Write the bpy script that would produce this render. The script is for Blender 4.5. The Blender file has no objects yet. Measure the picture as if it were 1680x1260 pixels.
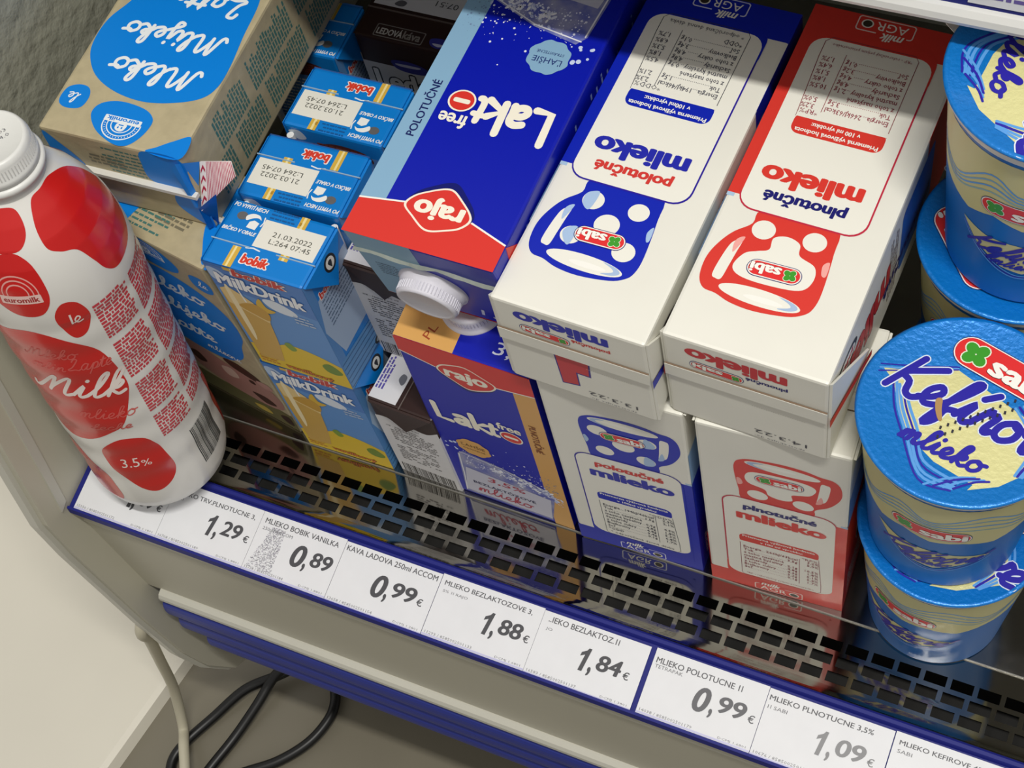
import bpy, bmesh, math, random
from mathutils import Matrix, Vector
from mathutils.geometry import tessellate_polygon
random.seed(7)
S = bpy.context.scene
COL = S.collection

# ------------------------------------------------------------------ camera, world, lights, exposure
cam = bpy.data.cameras.new('camera'); camo = bpy.data.objects.new('camera', cam); COL.objects.link(camo)
RC = [[0.9084388692677983, 0.3869670709293283, -0.15809904117299467],
      [0.27203295319303555, -0.8344369646695053, -0.4792838661693284],
      [-0.3173907578687819, 0.39239194437388636, -0.8633027677529832]]
CC = (0.144552426014273, -0.2992459470076912, 0.8346811350498196)
M = Matrix(((RC[0][0], -RC[1][0], -RC[2][0], CC[0]), (RC[0][1], -RC[1][1], -RC[2][1], CC[1]),
            (RC[0][2], -RC[1][2], -RC[2][2], CC[2]), (0, 0, 0, 1)))
camo.matrix_world = M
cam.sensor_fit = 'HORIZONTAL'; cam.sensor_width = 36; cam.lens = 2524.0 / 1680 * 36
cam.clip_start = 0.02; cam.clip_end = 50
S.camera = camo
S.view_settings.view_transform = 'Standard'; S.view_settings.look = 'None'
S.view_settings.exposure = 0.0; S.view_settings.gamma = 1.0; S.view_settings.use_curve_mapping = False

W = bpy.data.worlds.new('world'); S.world = W; W.use_nodes = True
bgn = W.node_tree.nodes['Background']; bgn.inputs[1].default_value = 0.36
_t = W.node_tree; _g = _t.nodes.new('ShaderNodeTexCoord'); _x = _t.nodes.new('ShaderNodeSeparateXYZ'); _r = _t.nodes.new('ShaderNodeValToRGB')   # shop: dim floor, bright lit ceiling
_m = _t.nodes.new('ShaderNodeMapRange'); _m.inputs[1].default_value = -1; _m.inputs[2].default_value = 1
_t.links.new(_g.outputs['Generated'], _x.inputs[0]); _t.links.new(_x.outputs['Z'], _m.inputs[0]); _t.links.new(_m.outputs[0], _r.inputs[0]); _t.links.new(_r.outputs[0], bgn.inputs[0])
_r.color_ramp.elements[0].color = (.22, .21, .20, 1); _r.color_ramp.elements[0].position = .35
_r.color_ramp.elements[1].color = (1.5, 1.46, 1.40, 1); _r.color_ramp.elements[1].position = .85

def area(name, loc, target, sx, sy, power, col):
    l = bpy.data.lights.new(name, 'AREA'); l.shape = 'RECTANGLE'; l.size = sx; l.size_y = sy; l.energy = power; l.color = col
    o = bpy.data.objects.new(name, l); COL.objects.link(o)
    z = (Vector(loc) - Vector(target)).normalized(); x = Vector((1, 0, 0)); x = (x - z * x.dot(z)).normalized(); y = z.cross(x)
    o.matrix_world = Matrix(((x.x, y.x, z.x, loc[0]), (x.y, y.y, z.y, loc[1]), (x.z, y.z, z.z, loc[2]), (0, 0, 0, 1)))
    return o
area('ceiling_light_tube', (0.42, -0.37, 2.25), (-0.08, 0.08, 0.2), 0.85, 0.075, 33.0, (1.0, 0.975, 0.92))

# ------------------------------------------------------------------ materials
def lin(c): return c / 12.92 if c <= 0.04045 else ((c + 0.055) / 1.055) ** 2.4
def rgb(h): return tuple(lin(int(h[i:i + 2], 16) / 255) for i in (0, 2, 4)) + (1,)
MATS = {}
def mat(name, hexc, rough=0.42, metal=0.0, spec=0.5, coat=0.0, bump=0.0, bscale=200.0, var=0.0, vscale=30.0, rvar=0.0, hex2=None):
    if name in MATS: return MATS[name]
    m = bpy.data.materials.new(name); m.use_nodes = True; nt = m.node_tree; b = nt.nodes['Principled BSDF']
    b.inputs['Base Color'].default_value = rgb(hexc); b.inputs['Roughness'].default_value = rough
    b.inputs['Metallic'].default_value = metal; b.inputs['Specular IOR Level'].default_value = spec
    b.inputs['Coat Weight'].default_value = coat; b.inputs['Coat Roughness'].default_value = 0.12
    tc = nt.nodes.new('ShaderNodeTexCoord')
    if bump:
        n = nt.nodes.new('ShaderNodeTexNoise'); n.inputs['Scale'].default_value = bscale; n.inputs['Detail'].default_value = 3
        bp = nt.nodes.new('ShaderNodeBump'); bp.inputs['Strength'].default_value = bump; bp.inputs['Distance'].default_value = 0.002
        nt.links.new(tc.outputs['Object'], n.inputs['Vector']); nt.links.new(n.outputs['Fac'], bp.inputs['Height']); nt.links.new(bp.outputs[0], b.inputs['Normal'])
    if var or hex2:
        n = nt.nodes.new('ShaderNodeTexNoise'); n.inputs['Scale'].default_value = vscale; n.inputs['Detail'].default_value = 4
        r = nt.nodes.new('ShaderNodeValToRGB'); c = rgb(hexc); c2 = rgb(hex2) if hex2 else tuple(x * (1 - var) for x in c[:3]) + (1,)
        r.color_ramp.elements[0].color = c2; r.color_ramp.elements[1].color = c; r.color_ramp.elements[0].position = 0.35; r.color_ramp.elements[1].position = 0.65
        nt.links.new(tc.outputs['Object'], n.inputs['Vector']); nt.links.new(n.outputs['Fac'], r.inputs[0]); nt.links.new(r.outputs[0], b.inputs['Base Color'])
    if rvar:
        n = nt.nodes.new('ShaderNodeTexNoise'); n.inputs['Scale'].default_value = 45; n.inputs['Detail'].default_value = 5
        mr = nt.nodes.new('ShaderNodeMapRange'); mr.inputs[1].default_value = 0.35; mr.inputs[2].default_value = 0.7
        mr.inputs[3].default_value = max(0.02, rough - rvar); mr.inputs[4].default_value = rough + rvar
        nt.links.new(tc.outputs['Object'], n.inputs['Vector']); nt.links.new(n.outputs['Fac'], mr.inputs[0]); nt.links.new(mr.outputs[0], b.inputs['Roughness'])
    MATS[name] = m; return m
def pm(h, **k):                                  # print colour on card
    k.setdefault('rough', 0.38); k.setdefault('spec', 0.36); return mat('print_' + h + ''.join('%s%s' % i for i in sorted(k.items())), h, **k)

WHITE = 'E9E7DC'
# ------------------------------------------------------------------ mesh builder
class MB:
    def __init__(s): s.v = []; s.f = []; s.m = []; s.sm = []; s.mats = []
    def mi(s, m):
        if m not in s.mats: s.mats.append(m)
        return s.mats.index(m)
    def add(s, vs, fs, m, smooth=False):
        o = len(s.v); i = s.mi(m); s.v.extend([tuple(p) for p in vs])
        for f in fs: s.f.append([o + k for k in f]); s.m.append(i); s.sm.append(smooth)
    def box(s, a, b, m):
        (x0, y0, z0), (x1, y1, z1) = a, b
        s.add([(x0, y0, z0), (x1, y0, z0), (x1, y1, z0), (x0, y1, z0), (x0, y0, z1), (x1, y0, z1), (x1, y1, z1), (x0, y1, z1)],
              [(0, 3, 2, 1), (4, 5, 6, 7), (0, 1, 5, 4), (1, 2, 6, 5), (2, 3, 7, 6), (3, 0, 4, 7)], m)
    def prism(s, poly, axis, a, b, m, smooth=False):      # poly in the two other axes, extruded along axis
        n = len(poly)
        def P(p, t): return (t, p[0], p[1]) if axis == 0 else ((p[0], t, p[1]) if axis == 1 else (p[0], p[1], t))
        vs = [P(p, a) for p in poly] + [P(p, b) for p in poly]
        s.add(vs, [list(range(n))[::-1], list(range(n, 2 * n))], m)
        s.add(vs, [(i, (i + 1) % n, n + (i + 1) % n, n + i) for i in range(n)], m, smooth)
    def tube(s, pts, r, m, n=10):
        rings = []
        for i, p in enumerate(pts):
            p = Vector(p); t = (Vector(pts[min(i + 1, len(pts) - 1)]) - Vector(pts[max(i - 1, 0)])).normalized()
            a = t.orthogonal().normalized() if not rings else (pa - t * pa.dot(t)).normalized()
            pa = a; b = t.cross(a); rings.append([p + (a * math.cos(q) + b * math.sin(q)) * r for q in [2 * math.pi * k / n for k in range(n)]])
        vs = [q for R_ in rings for q in R_]; fs = []
        for i in range(len(pts) - 1):
            for k in range(n): fs.append((i * n + k, i * n + (k + 1) % n, (i + 1) * n + (k + 1) % n, (i + 1) * n + k))
        s.add(vs, fs, m, True); s.add(vs, [list(range(n))[::-1], list(range(len(vs) - n, len(vs)))], m)
    def lathe(s, prof, m, n=72, c=(0, 0, 0), mf=None):
        vs = []; fs = []
        for (r, z) in prof:
            for k in range(n): a = 2 * math.pi * k / n; vs.append((c[0] + r * math.cos(a), c[1] + r * math.sin(a), c[2] + z))
        for i in range(len(prof) - 1):
            g = [(i * n + k, i * n + (k + 1) % n, (i + 1) * n + (k + 1) % n, (i + 1) * n + k) for k in range(n)]
            s.add(vs, g, m if mf is None else mf(i), True) if mf else fs.extend(g)
        if fs: s.add(vs, fs, m, True)
        s.add(vs[:n], [list(range(n))[::-1]], m if mf is None else mf(0)); s.add(vs[-n:], [list(range(n))], m if mf is None else mf(len(prof) - 2))
    def bbox(s, dims, bev, fm, cuts=(), taper=None, vf=None, z0=0.0):       # bevelled box centred in x,y, base at z0; fm(centre, normal)->material
        bm = bmesh.new(); bmesh.ops.create_cube(bm, size=1.0)
        for v in bm.verts: v.co = Vector((v.co.x * dims[0], v.co.y * dims[1], z0 + (v.co.z + 0.5) * dims[2]))
        if vf:
            for v in bm.verts: v.co = Vector(vf(v.co))
        bmesh.ops.bevel(bm, geom=bm.edges[:], offset=bev, segments=2, profile=0.6, affect='EDGES')
        for ax, c in cuts:
            no = [0, 0, 0]; no[ax] = 1; co = [0, 0, 0]; co[ax] = c
            bmesh.ops.bisect_plane(bm, geom=bm.verts[:] + bm.edges[:] + bm.faces[:], plane_co=co, plane_no=no)
        bm.normal_update(); bm.verts.index_update()
        o = len(s.v); s.v.extend([tuple(v.co) for v in bm.verts])
        for f in bm.faces:
            s.f.append([o + v.index for v in f.verts]); s.m.append(s.mi(fm(f.calc_center_median(), f.normal))); s.sm.append(False)
        bm.free()
    def art(s, art, fmap):
        for k, (vs, fs, m, L) in enumerate(art.items):
            j = L + (k % 10) * .045; s.add([fmap(p[0], p[1], j + (p[2] * .5 if len(p) > 2 else 0)) for p in vs], fs, m, getattr(art, 'smooth', False))
    def build(s, name, parent=None, loc=None):
        me = bpy.data.meshes.new(name); me.from_pydata(s.v, [], s.f)
        for m in s.mats: me.materials.append(m)
        me.polygons.foreach_set('material_index', s.m); me.polygons.foreach_set('use_smooth', s.sm); me.update()
        o = bpy.data.objects.new(name, me); COL.objects.link(o)
        if parent: o.parent = parent
        if loc: o.location = loc
        return o

# ------------------------------------------------------------------ flat artwork in millimetres
_TX = {}; _TY = {}
def glyphs(t, bold, shear, res):
    k = (t, bold, shear, res)
    if k in _TX: return _TX[k]
    c = bpy.data.curves.new('lettering', 'FONT'); c.body = t; c.size = 1; c.offset = bold; c.shear = shear; c.resolution_u = res; c.fill_mode = 'FRONT'
    o = bpy.data.objects.new('lettering', c); COL.objects.link(o); bpy.context.view_layer.update()
    me = o.evaluated_get(bpy.context.evaluated_depsgraph_get()).to_mesh()
    vs = [(v.co.x, v.co.y) for v in me.vertices]; fs = [tuple(p.vertices) for p in me.polygons if p.normal.z != 0]
    o.evaluated_get(bpy.context.evaluated_depsgraph_get()).to_mesh_clear()
    bpy.data.objects.remove(o); bpy.data.curves.remove(c)
    x0 = min(v[0] for v in vs); x1 = max(v[0] for v in vs); y0 = min(v[1] for v in vs); y1 = max(v[1] for v in vs)
    _TY[k] = (y0 + y1) / 2
    _TX[k] = ([(x - (x0 + x1) / 2, y - (y0 + y1) / 2) for x, y in vs], fs, x1 - x0, y1 - y0); return _TX[k]
def crom(pts, closed, n=6):
    P = len(pts); out = []
    for i in range(P if closed else P - 1):
        g = lambda j: pts[j % P] if closed else pts[max(0, min(P - 1, j))]
        a, b, c, d = g(i - 1), g(i), g(i + 1), g(i + 2)
        for k in range(n):
            t = k / n
            out.append(tuple(0.5 * (2 * b[q] + (c[q] - a[q]) * t + (2 * a[q] - 5 * b[q] + 4 * c[q] - d[q]) * t * t + (3 * b[q] - a[q] - 3 * c[q] + d[q]) * t ** 3) for q in (0, 1)))
    if not closed: out.append(pts[-1])
    return out
SCR = {'M': (1.45, [[(-.1, .2), (.0, -.1), (.18, .1), (.42, 1.6), (.55, 1.6), (.58, .1)], [(.58, .1), (.62, .6), (.9, 1.6), (1.08, 1.55), (1.1, .3), (1.22, 0), (1.45, .2)]]),
       'l': (.55, [[(0, .15), (.3, .9), (.45, 1.7), (.35, 1.9), (.22, 1.5), (.22, .3), (.35, 0), (.55, .15)]]),
       'e': (.58, [[(0, .15), (.3, .4), (.44, .75), (.28, 1), (.1, .7), (.1, .3), (.28, 0), (.58, .15)]]),
       'k': (.8, [[(0, .15), (.33, .9), (.48, 1.7), (.35, 1.9), (.22, 1.5), (.2, 0)], [(.2, .35), (.45, .95), (.6, .8), (.48, .55), (.24, .5), (.48, .1), (.62, 0), (.8, .15)]]),
       'o': (.78, [[(.32, 1), (.08, .7), (.1, .2), (.35, 0), (.6, .3), (.55, .8), (.32, 1), (.45, .8), (.78, .9)]]),
       'i': (.5, [[(0, .15), (.22, 1), (.2, .25), (.32, 0), (.5, .15)], [(.26, 1.4), (.28, 1.48)]]),
       'í': (.5, [[(0, .15), (.22, 1), (.2, .25), (.32, 0), (.5, .15)], [(.26, 1.35), (.5, 1.8)]]),
       'j': (.5, [[(0, .15), (.24, 1), (.2, -.6), (.02, -.8), (-.08, -.5), (.5, .15)], [(.28, 1.4), (.3, 1.48)]]),
       'a': (.82, [[(.52, .9), (.25, 1), (.05, .6), (.1, .15), (.3, 0), (.48, .4), (.54, .95), (.5, .2), (.62, 0), (.82, .15)]]),
       't': (.55, [[(0, .15), (.28, 1.6), (.22, .3), (.36, 0), (.55, .15)], [(.02, 1.1), (.5, 1.15)]]),
       'L': (1.05, [[(.1, 1.4), (.2, 1.8), (.45, 1.8), (.5, 1.5), (.3, .5), (.05, .1), (.2, -.08), (.6, .06), (.95, -.05), (1.05, .15)]]),
       'm': (1.0, [[(0, .15), (.14, 1), (.12, 0), (.2, .7), (.36, 1), (.42, .8), (.42, 0), (.5, .7), (.66, 1), (.74, .8), (.72, .2), (.84, 0), (1.0, .15)]]),
       'n': (.75, [[(0, .15), (.14, 1), (.12, 0), (.2, .7), (.38, 1), (.48, .8), (.48, .2), (.6, 0), (.75, .15)]]),
       'p': (.7, [[(0, .15), (.2, 1), (.12, -.8)], [(.15, .3), (.25, .9), (.5, .95), (.58, .5), (.4, .05), (.2, .15)], [(.4, .05), (.7, .15)]]),
       'c': (.55, [[(.45, .8), (.28, 1), (.08, .6), (.1, .2), (.28, 0), (.55, .15)]]),
       'b': (.65, [[(0, .15), (.3, .9), (.42, 1.7), (.32, 1.9), (.2, 1.5), (.15, .2), (.35, 0), (.52, .4), (.42, .8), (.65, .75)]]),
       's': (.5, [[(0, .15), (.3, 1), (.45, .4), (.3, 0), (.1, .1)], [(.3, 0), (.5, .15)]]),
       'h': (.75, [[(0, .15), (.3, .9), (.42, 1.7), (.32, 1.9), (.2, 1.5), (.12, 0), (.25, .75), (.42, 1), (.5, .8), (.5, .2), (.62, 0), (.75, .15)]]),
       'K': (1.0, [[(.25, 1.85), (.02, 0)], [(1.0, 1.8), (.55, 1.35), (.12, .85), (.45, .6), (.62, .1), (.85, -.05), (1.05, .15)]]),
       'f': (.58, [[(0, .15), (.32, .9), (.5, 1.75), (.4, 1.9), (.28, 1.5), (.1, -.6), (.2, -.75), (.32, -.4), (.3, .15), (.58, .3)]]),
       'r': (.62, [[(0, .15), (.18, 1.05), (.26, .85), (.46, .92), (.42, .2), (.5, 0), (.62, .15)]]),
       'v': (.68, [[(0, .7), (.12, 1), (.2, .15), (.32, 0), (.52, .6), (.5, .95), (.68, .85)]]),
       'é': (.58, [[(0, .15), (.3, .4), (.44, .75), (.28, 1), (.1, .7), (.1, .3), (.28, 0), (.58, .15)], [(.3, 1.3), (.5, 1.7)]]),
       'z': (.6, [[(.05, .9), (.25, 1), (.45, .85), (.1, .1), (.3, 0), (.6, .15)]]),
       'ë': (.58, [[(0, .15), (.3, .4), (.44, .75), (.28, 1), (.1, .7), (.1, .3), (.28, 0), (.58, .15)]]), ' ': (.5, [])}
class Art:
    def __init__(s): s.items = []
    def raw(s, m, vs, fs, L): s.items.append((vs, fs, m, L))
    def poly(s, m, pts, L=1): s.items.append((list(pts), [list(range(len(pts)))], m, L))
    def rect(s, m, x0, y0, x1, y1, L=1): s.poly(m, [(x0, y0), (x1, y0), (x1, y1), (x0, y1)], L)
    def blob(s, m, pts, L=1, n=6): s.poly(m, crom(pts, True, n), L)
    def ell(s, m, cx, cy, rx, ry=None, L=1, n=28, rot=0.0):
        ry = rx if ry is None else ry; c, q = math.cos(rot), math.sin(rot)
        s.poly(m, [(cx + rx * math.cos(t) * c - ry * math.sin(t) * q, cy + rx * math.cos(t) * q + ry * math.sin(t) * c) for t in [2 * math.pi * k / n for k in range(n)]], L)
    def rr(s, m, x0, y0, x1, y1, r, L=1, rot=0.0, ctr=None):
        r = min(r, (x1 - x0) / 2, (y1 - y0) / 2); p = []
        for cx, cy, a in ((x1 - r, y1 - r, 0), (x0 + r, y1 - r, 90), (x0 + r, y0 + r, 180), (x1 - r, y0 + r, 270)):
            for k in range(7): t = math.radians(a + 15 * k); p.append((cx + r * math.cos(t), cy + r * math.sin(t)))
        if rot:
            cx, cy = ctr or ((x0 + x1) / 2, (y0 + y1) / 2); c, q = math.cos(rot), math.sin(rot)
            p = [(cx + (x - cx) * c - (y - cy) * q, cy + (x - cx) * q + (y - cy) * c) for x, y in p]
        s.poly(m, p, L)
    def line(s, m, pts, w, L=1, smooth=False, closed=False, cap=True, n=6):
        if smooth: pts = crom(pts, closed, n)
        if closed: pts = list(pts) + [pts[0]]
        vs = []; fs = []
        for i, p in enumerate(pts):
            a = pts[max(i - 1, 0)]; b = pts[min(i + 1, len(pts) - 1)]
            if closed and i in (0, len(pts) - 1): a, b = pts[-2], pts[1]
            dx, dy = b[0] - a[0], b[1] - a[1]; l = math.hypot(dx, dy) or 1; nx, ny = -dy / l * w / 2, dx / l * w / 2
            dl = (i % 30) * .03; vs += [(p[0] + nx, p[1] + ny, dl), (p[0] - nx, p[1] - ny, dl)]
        fs = [(2 * i + 1, 2 * i + 3, 2 * i + 2, 2 * i) for i in range(len(pts) - 1)]
        s.items.append((vs, fs, m, L))
        if cap and not closed:
            for p in (pts[0], pts[-1]): s.ell(m, p[0], p[1], w / 2, L=L, n=10)
    def text(s, m, t, cx, cy, w=None, h=None, rot=0.0, bold=0.0, shear=0.0, L=3, res=4, align='C'):
        vs, fs, tw, th = glyphs(t, 0.0, shear, res)
        sx = w / tw if w else h / th; sy = h / th if h else sx
        if not w: sx = sy
        ox = 0 if align == 'C' else (tw / 2 * sx if align == 'L' else -tw / 2 * sx)
        r = math.radians(rot); c, q = math.cos(r), math.sin(r)
        k = max(0, bold); offs = [(0, 0)] if k <= 0 else [(k * math.cos(i * math.pi / 4), .6 * k * math.sin(i * math.pi / 4)) for i in range(8)]
        for dx, dy in offs:
            s.items.append(([(cx + ((x + dx) * sx * (1 - 1.2 * k / tw) + ox) * c - (y + dy) * sy * q, cy + ((x + dx) * sx * (1 - 1.2 * k / tw) + ox) * q + (y + dy) * sy * c) for x, y in vs], fs, m, L))
    def script(s, m, t, x0, y0, w, xh, pen, L=3, rot=0.0, shear=0.15, n=4):
        adv = sum(SCR[c][0] for c in t); k = w / adv; r = math.radians(rot); cr, q = math.cos(r), math.sin(r); x = 0
        for ch in t:
            a, st = SCR[ch]
            for p in st:
                pts = [((x + u) * k + v * xh * shear, v * xh) for u, v in p]
                s.line(m, [(x0 + u * cr - v * q, y0 + u * q + v * cr) for u, v in pts], pen, L, smooth=len(pts) > 2, n=n)
            x += a
    def words(s, m, x0, y0, x1, y1, pitch, h, L=2, seed=1, fill=1.0):        # small print too small to read: rows of short dashes
        rnd = random.Random(seed); y = y1 - h
        while y >= y0 - 1e-6:
            x = x0; xe = x1 - (rnd.random() * 0.25 * (x1 - x0) if rnd.random() < 0.3 else 0)
            while x < xe - h:
                l = h * (0.8 + 3.2 * rnd.random()); l = min(l, xe - x)
                if rnd.random() < fill: s.rect(m, x, y, x + l, y + h, L)
                x += l + h * 0.55
            y -= pitch
    def bars(s, m, x0, y0, x1, y1, L=3, seed=3, vert=True):
        rnd = random.Random(seed); a, b = (x0, x1) if vert else (y0, y1); x = a
        while x < b:
            w = (b - a) / 95 * rnd.choice((1, 1, 2, 3)); 
            if x + w > b: break
            s.rect(m, x, y0, x + w, y1, L) if vert else s.rect(m, x0, x, x1, x + w, L)
            x += w + (b - a) / 95 * rnd.choice((1, 1, 2, 2))
EPS = 0.00005
def plane(O, U, V):
    O, U, V = Vector(O), Vector(U).normalized(), Vector(V).normalized(); N = U.cross(V)
    return lambda x, y, L: O + U * (x / 1000) + V * (y / 1000) + N * (L * EPS)
def wrap(art, rf, base=0.00006, da=6.0, dz=8.0):       # art in (degrees, mm height) around a turned body: cut to small cells, then map
    out = Art()
    def clip(p, k, lim, keep_hi):
        o = []
        for i in range(len(p)):
            a, b = p[i - 1], p[i]; ia = (a[k] >= lim) == keep_hi; ib = (b[k] >= lim) == keep_hi
            if ia != ib: t = (lim - a[k]) / (b[k] - a[k]); o.append((a[0] + (b[0] - a[0]) * t, a[1] + (b[1] - a[1]) * t))
            if ib: o.append(b)
        return o
    out.smooth = True
    for vs, fs, m, L in art.items:
        sh, sv, sf = {}, [], []
        def vid(p):
            k = (round(p[0], 4), round(p[1], 4))
            if k not in sh: sh[k] = len(sv); sv.append(p)
            return sh[k]
        for f in fs:
            pts = [vs[i][:2] for i in f]
            tris = [[pts[i] for i in t] for t in tessellate_polygon([[Vector((x, y, 0)) for x, y in pts]])] if len(pts) > 4 else [pts]
            for t in tris:
                lo0, hi0 = min(p[0] for p in t), max(p[0] for p in t); lo1, hi1 = min(p[1] for p in t), max(p[1] for p in t)
                for i in range(math.floor(lo0 / da), math.floor(hi0 / da) + 1):
                    a = clip(clip(t, 0, i * da, True), 0, (i + 1) * da, False) if (lo0 < i * da or hi0 > (i + 1) * da) else t
                    if len(a) < 3: continue
                    for j in range(math.floor(lo1 / dz), math.floor(hi1 / dz) + 1):
                        b = clip(clip(a, 1, j * dz, True), 1, (j + 1) * dz, False) if (lo1 < j * dz or hi1 > (j + 1) * dz) else a
                        ids = []
                        for p in b:
                            q = vid(p)
                            if q not in ids: ids.append(q)
                        if len(ids) >= 3: sf.append(ids)
        if sf: out.raw(m, sv, sf, L)
    def fm(x, y, L):
        a = math.radians(x); r = rf(y / 1000) + base + L * EPS
        return (r * math.cos(a), r * math.sin(a), y / 1000)
    return out, fm

# ------------------------------------------------------------------ things
def thing(name, label=None, cat=None, group=None):
    o = bpy.data.objects.new(name, None); COL.objects.link(o); o.empty_display_size = 0.02
    return tag(o, label, cat, group)
def tag(o, label=None, cat=None, group=None):
    if label: o['label'] = label
    if cat: o['category'] = cat
    if group: o['group'] = group
    return o
def place(o, m): o.matrix_world = m; return o
def dup(root, label, group=None):
    r = root.copy(); COL.objects.link(r); r['label'] = label
    if group: r['group'] = group
    for ch in list(root.children):
        c = ch.copy(); COL.objects.link(c); c.parent = r
        for g in list(ch.children): h = g.copy(); COL.objects.link(h); h.parent = c
    return r
def T(x, y, z): return Matrix.Translation((x, y, z))
def RZ(a): return Matrix.Rotation(a, 4, 'Z')
FRONT_UP = Matrix(((-1, 0, 0, 0), (0, 0, -1, 0), (0, -1, 0, 0), (0, 0, 0, 1)))      # on its back, top end to the shopper
BACK_UP = Matrix(((1, 0, 0, 0), (0, 0, -1, 0), (0, 1, 0, 0), (0, 0, 0, 1)))
def stand(o, x, y, yaw, w, t, z=0.0): return place(o, T(x, y, z) @ RZ(yaw) @ T(w / 2, t / 2, 0))
def lay_front_up(o, x, y, zt, yaw, w, t, h): return place(o, T(x, y, zt) @ RZ(yaw) @ FRONT_UP @ T(-w / 2, t / 2, -h))
def lay_back_up(o, x, y, zt, yaw, w, t, h, pitch=0.0): return place(o, T(x, y, zt) @ RZ(yaw) @ Matrix.Rotation(pitch, 4, 'X') @ BACK_UP @ T(w / 2, -t / 2, -h))
def faces(w, t, h):                                # artwork planes of a carton centred on its base (w,t,h in metres)
    return {'front': plane((-w / 2, -t / 2, 0), (1, 0, 0), (0, 0, 1)), 'right': plane((w / 2, -t / 2, 0), (0, 1, 0), (0, 0, 1)),
            'back': plane((w / 2, t / 2, 0), (-1, 0, 0), (0, 0, 1)), 'left': plane((-w / 2, t / 2, 0), (0, -1, 0), (0, 0, 1)),
            'top': plane((-w / 2, -t / 2, h), (1, 0, 0), (0, 1, 0))}
def ear(mb, side, w, t, h, m, lift=0.006, drop=0.55, y0=None):     # folded corner flap of a brick carton
    sx = side; x = sx * w / 2; ym = 0.0; z1 = h - t * 0.5 * drop * 1.9
    a = (x, -t / 2 + 0.001, h - 0.0008); b = (x, t / 2 - 0.001, h - 0.0008); c = (x + sx * lift, ym, z1)
    a2 = (x + sx * 0.0012, -t / 2 + 0.001, h - 0.0012); b2 = (x + sx * 0.0012, t / 2 - 0.001, h - 0.0012); c2 = (x + sx * (lift + 0.0012), ym, z1)
    fs = [(0, 1, 2), (3, 5, 4), (0, 3, 4, 1), (1, 4, 5, 2), (2, 5, 3, 0)]
    mb.add([a, b, c, a2, b2, c2], fs if sx > 0 else [f[::-1] for f in fs], m)
    return a2, b2, c2

def rows(art, m, rowsl, x0, x1, ytop, pitch, em, L=4):       # one print size throughout, set on its baseline
    def put(t, x, yb, al):
        _, _, tw, th = glyphs(t, 0, 0, 1); art.text(m, t, x, yb + _TY[(t, 0, 0, 1)] * em, w=tw * em * .86, h=th * em, bold=.012, L=L, res=1, align=al); return tw * em * .86
    for i, (a, b, c) in enumerate(rowsl):
        y = ytop - i * pitch; xa = x0 + put(a, x0, y, 'L') + .5; xb = x0 + (x1 - x0) * .72
        if b: xe = xb - put(b, xb, y, 'R') - .5
        if c: put(c, x1, y, 'R')
        while b and xa < xe: art.rect(m, xa, y, xa + .35, y + .35, L); xa += .9

# ------------------------------------------------------------------ milk cartons with the mug (1 litre)
RED, BLU, NAVY, LBL, DK, GRN = 'D8392F', '0A22B0', '1B1B6E', 'A8C2E2', '25252B', '3E9A2C'
BR = mat('carton_board_edge', '75604C', rough=0.8)
CARD = mat('carton_white', WHITE, rough=0.42, var=0.04, vscale=18, bump=0.08, bscale=60)
def pill(A, cx, cy, w, h, L=5, rot=0.0, back='E03030', clover=True, name='sabi', side=-1):
    c, q = math.cos(rot), math.sin(rot); tr = lambda x, y: (cx + x * c - y * q, cy + x * q + y * c)
    B = Art()
    B.rr(pm('23236E'), -w / 2 - .6, -h / 2 - .6, w / 2 + .6, h / 2 + .6, h, L)
    B.rr(pm('F2F0E8'), -w / 2 - .25, -h / 2 - .25, w / 2 + .25, h / 2 + .25, h, L + 1)
    B.rr(pm(back), -w / 2 + .25, -h / 2 + .25, w / 2 - .25, h / 2 - .25, h, L + 2)
    kx = -w / 2 + h * 0.62
    for s_, col in ((1.0, 'E8F0D8'), (.84, GRN)):
        for a in (45, 135, 225, 315):
            t = math.radians(a + 10); d = h * .22
            B.ell(pm(col), kx + d * math.cos(t), d * math.sin(t), h * .24 * s_, h * .21 * s_, L + (3 if s_ == 1 else 4), n=14, rot=t)
    B.text(pm('401010'), name, w * .17 + .12, -.12, w=w * .59, h=h * .68, bold=.05, L=L + 3, res=2)
    B.text(pm('F6F4EC'), name, w * .17, 0, w=w * .58, h=h * .66, bold=.045, L=L + 4, res=2)
    for vs, fs, m, l in B.items: A.raw(m, [tr(p[0], p[1]) for p in vs], fs, l)
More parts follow.
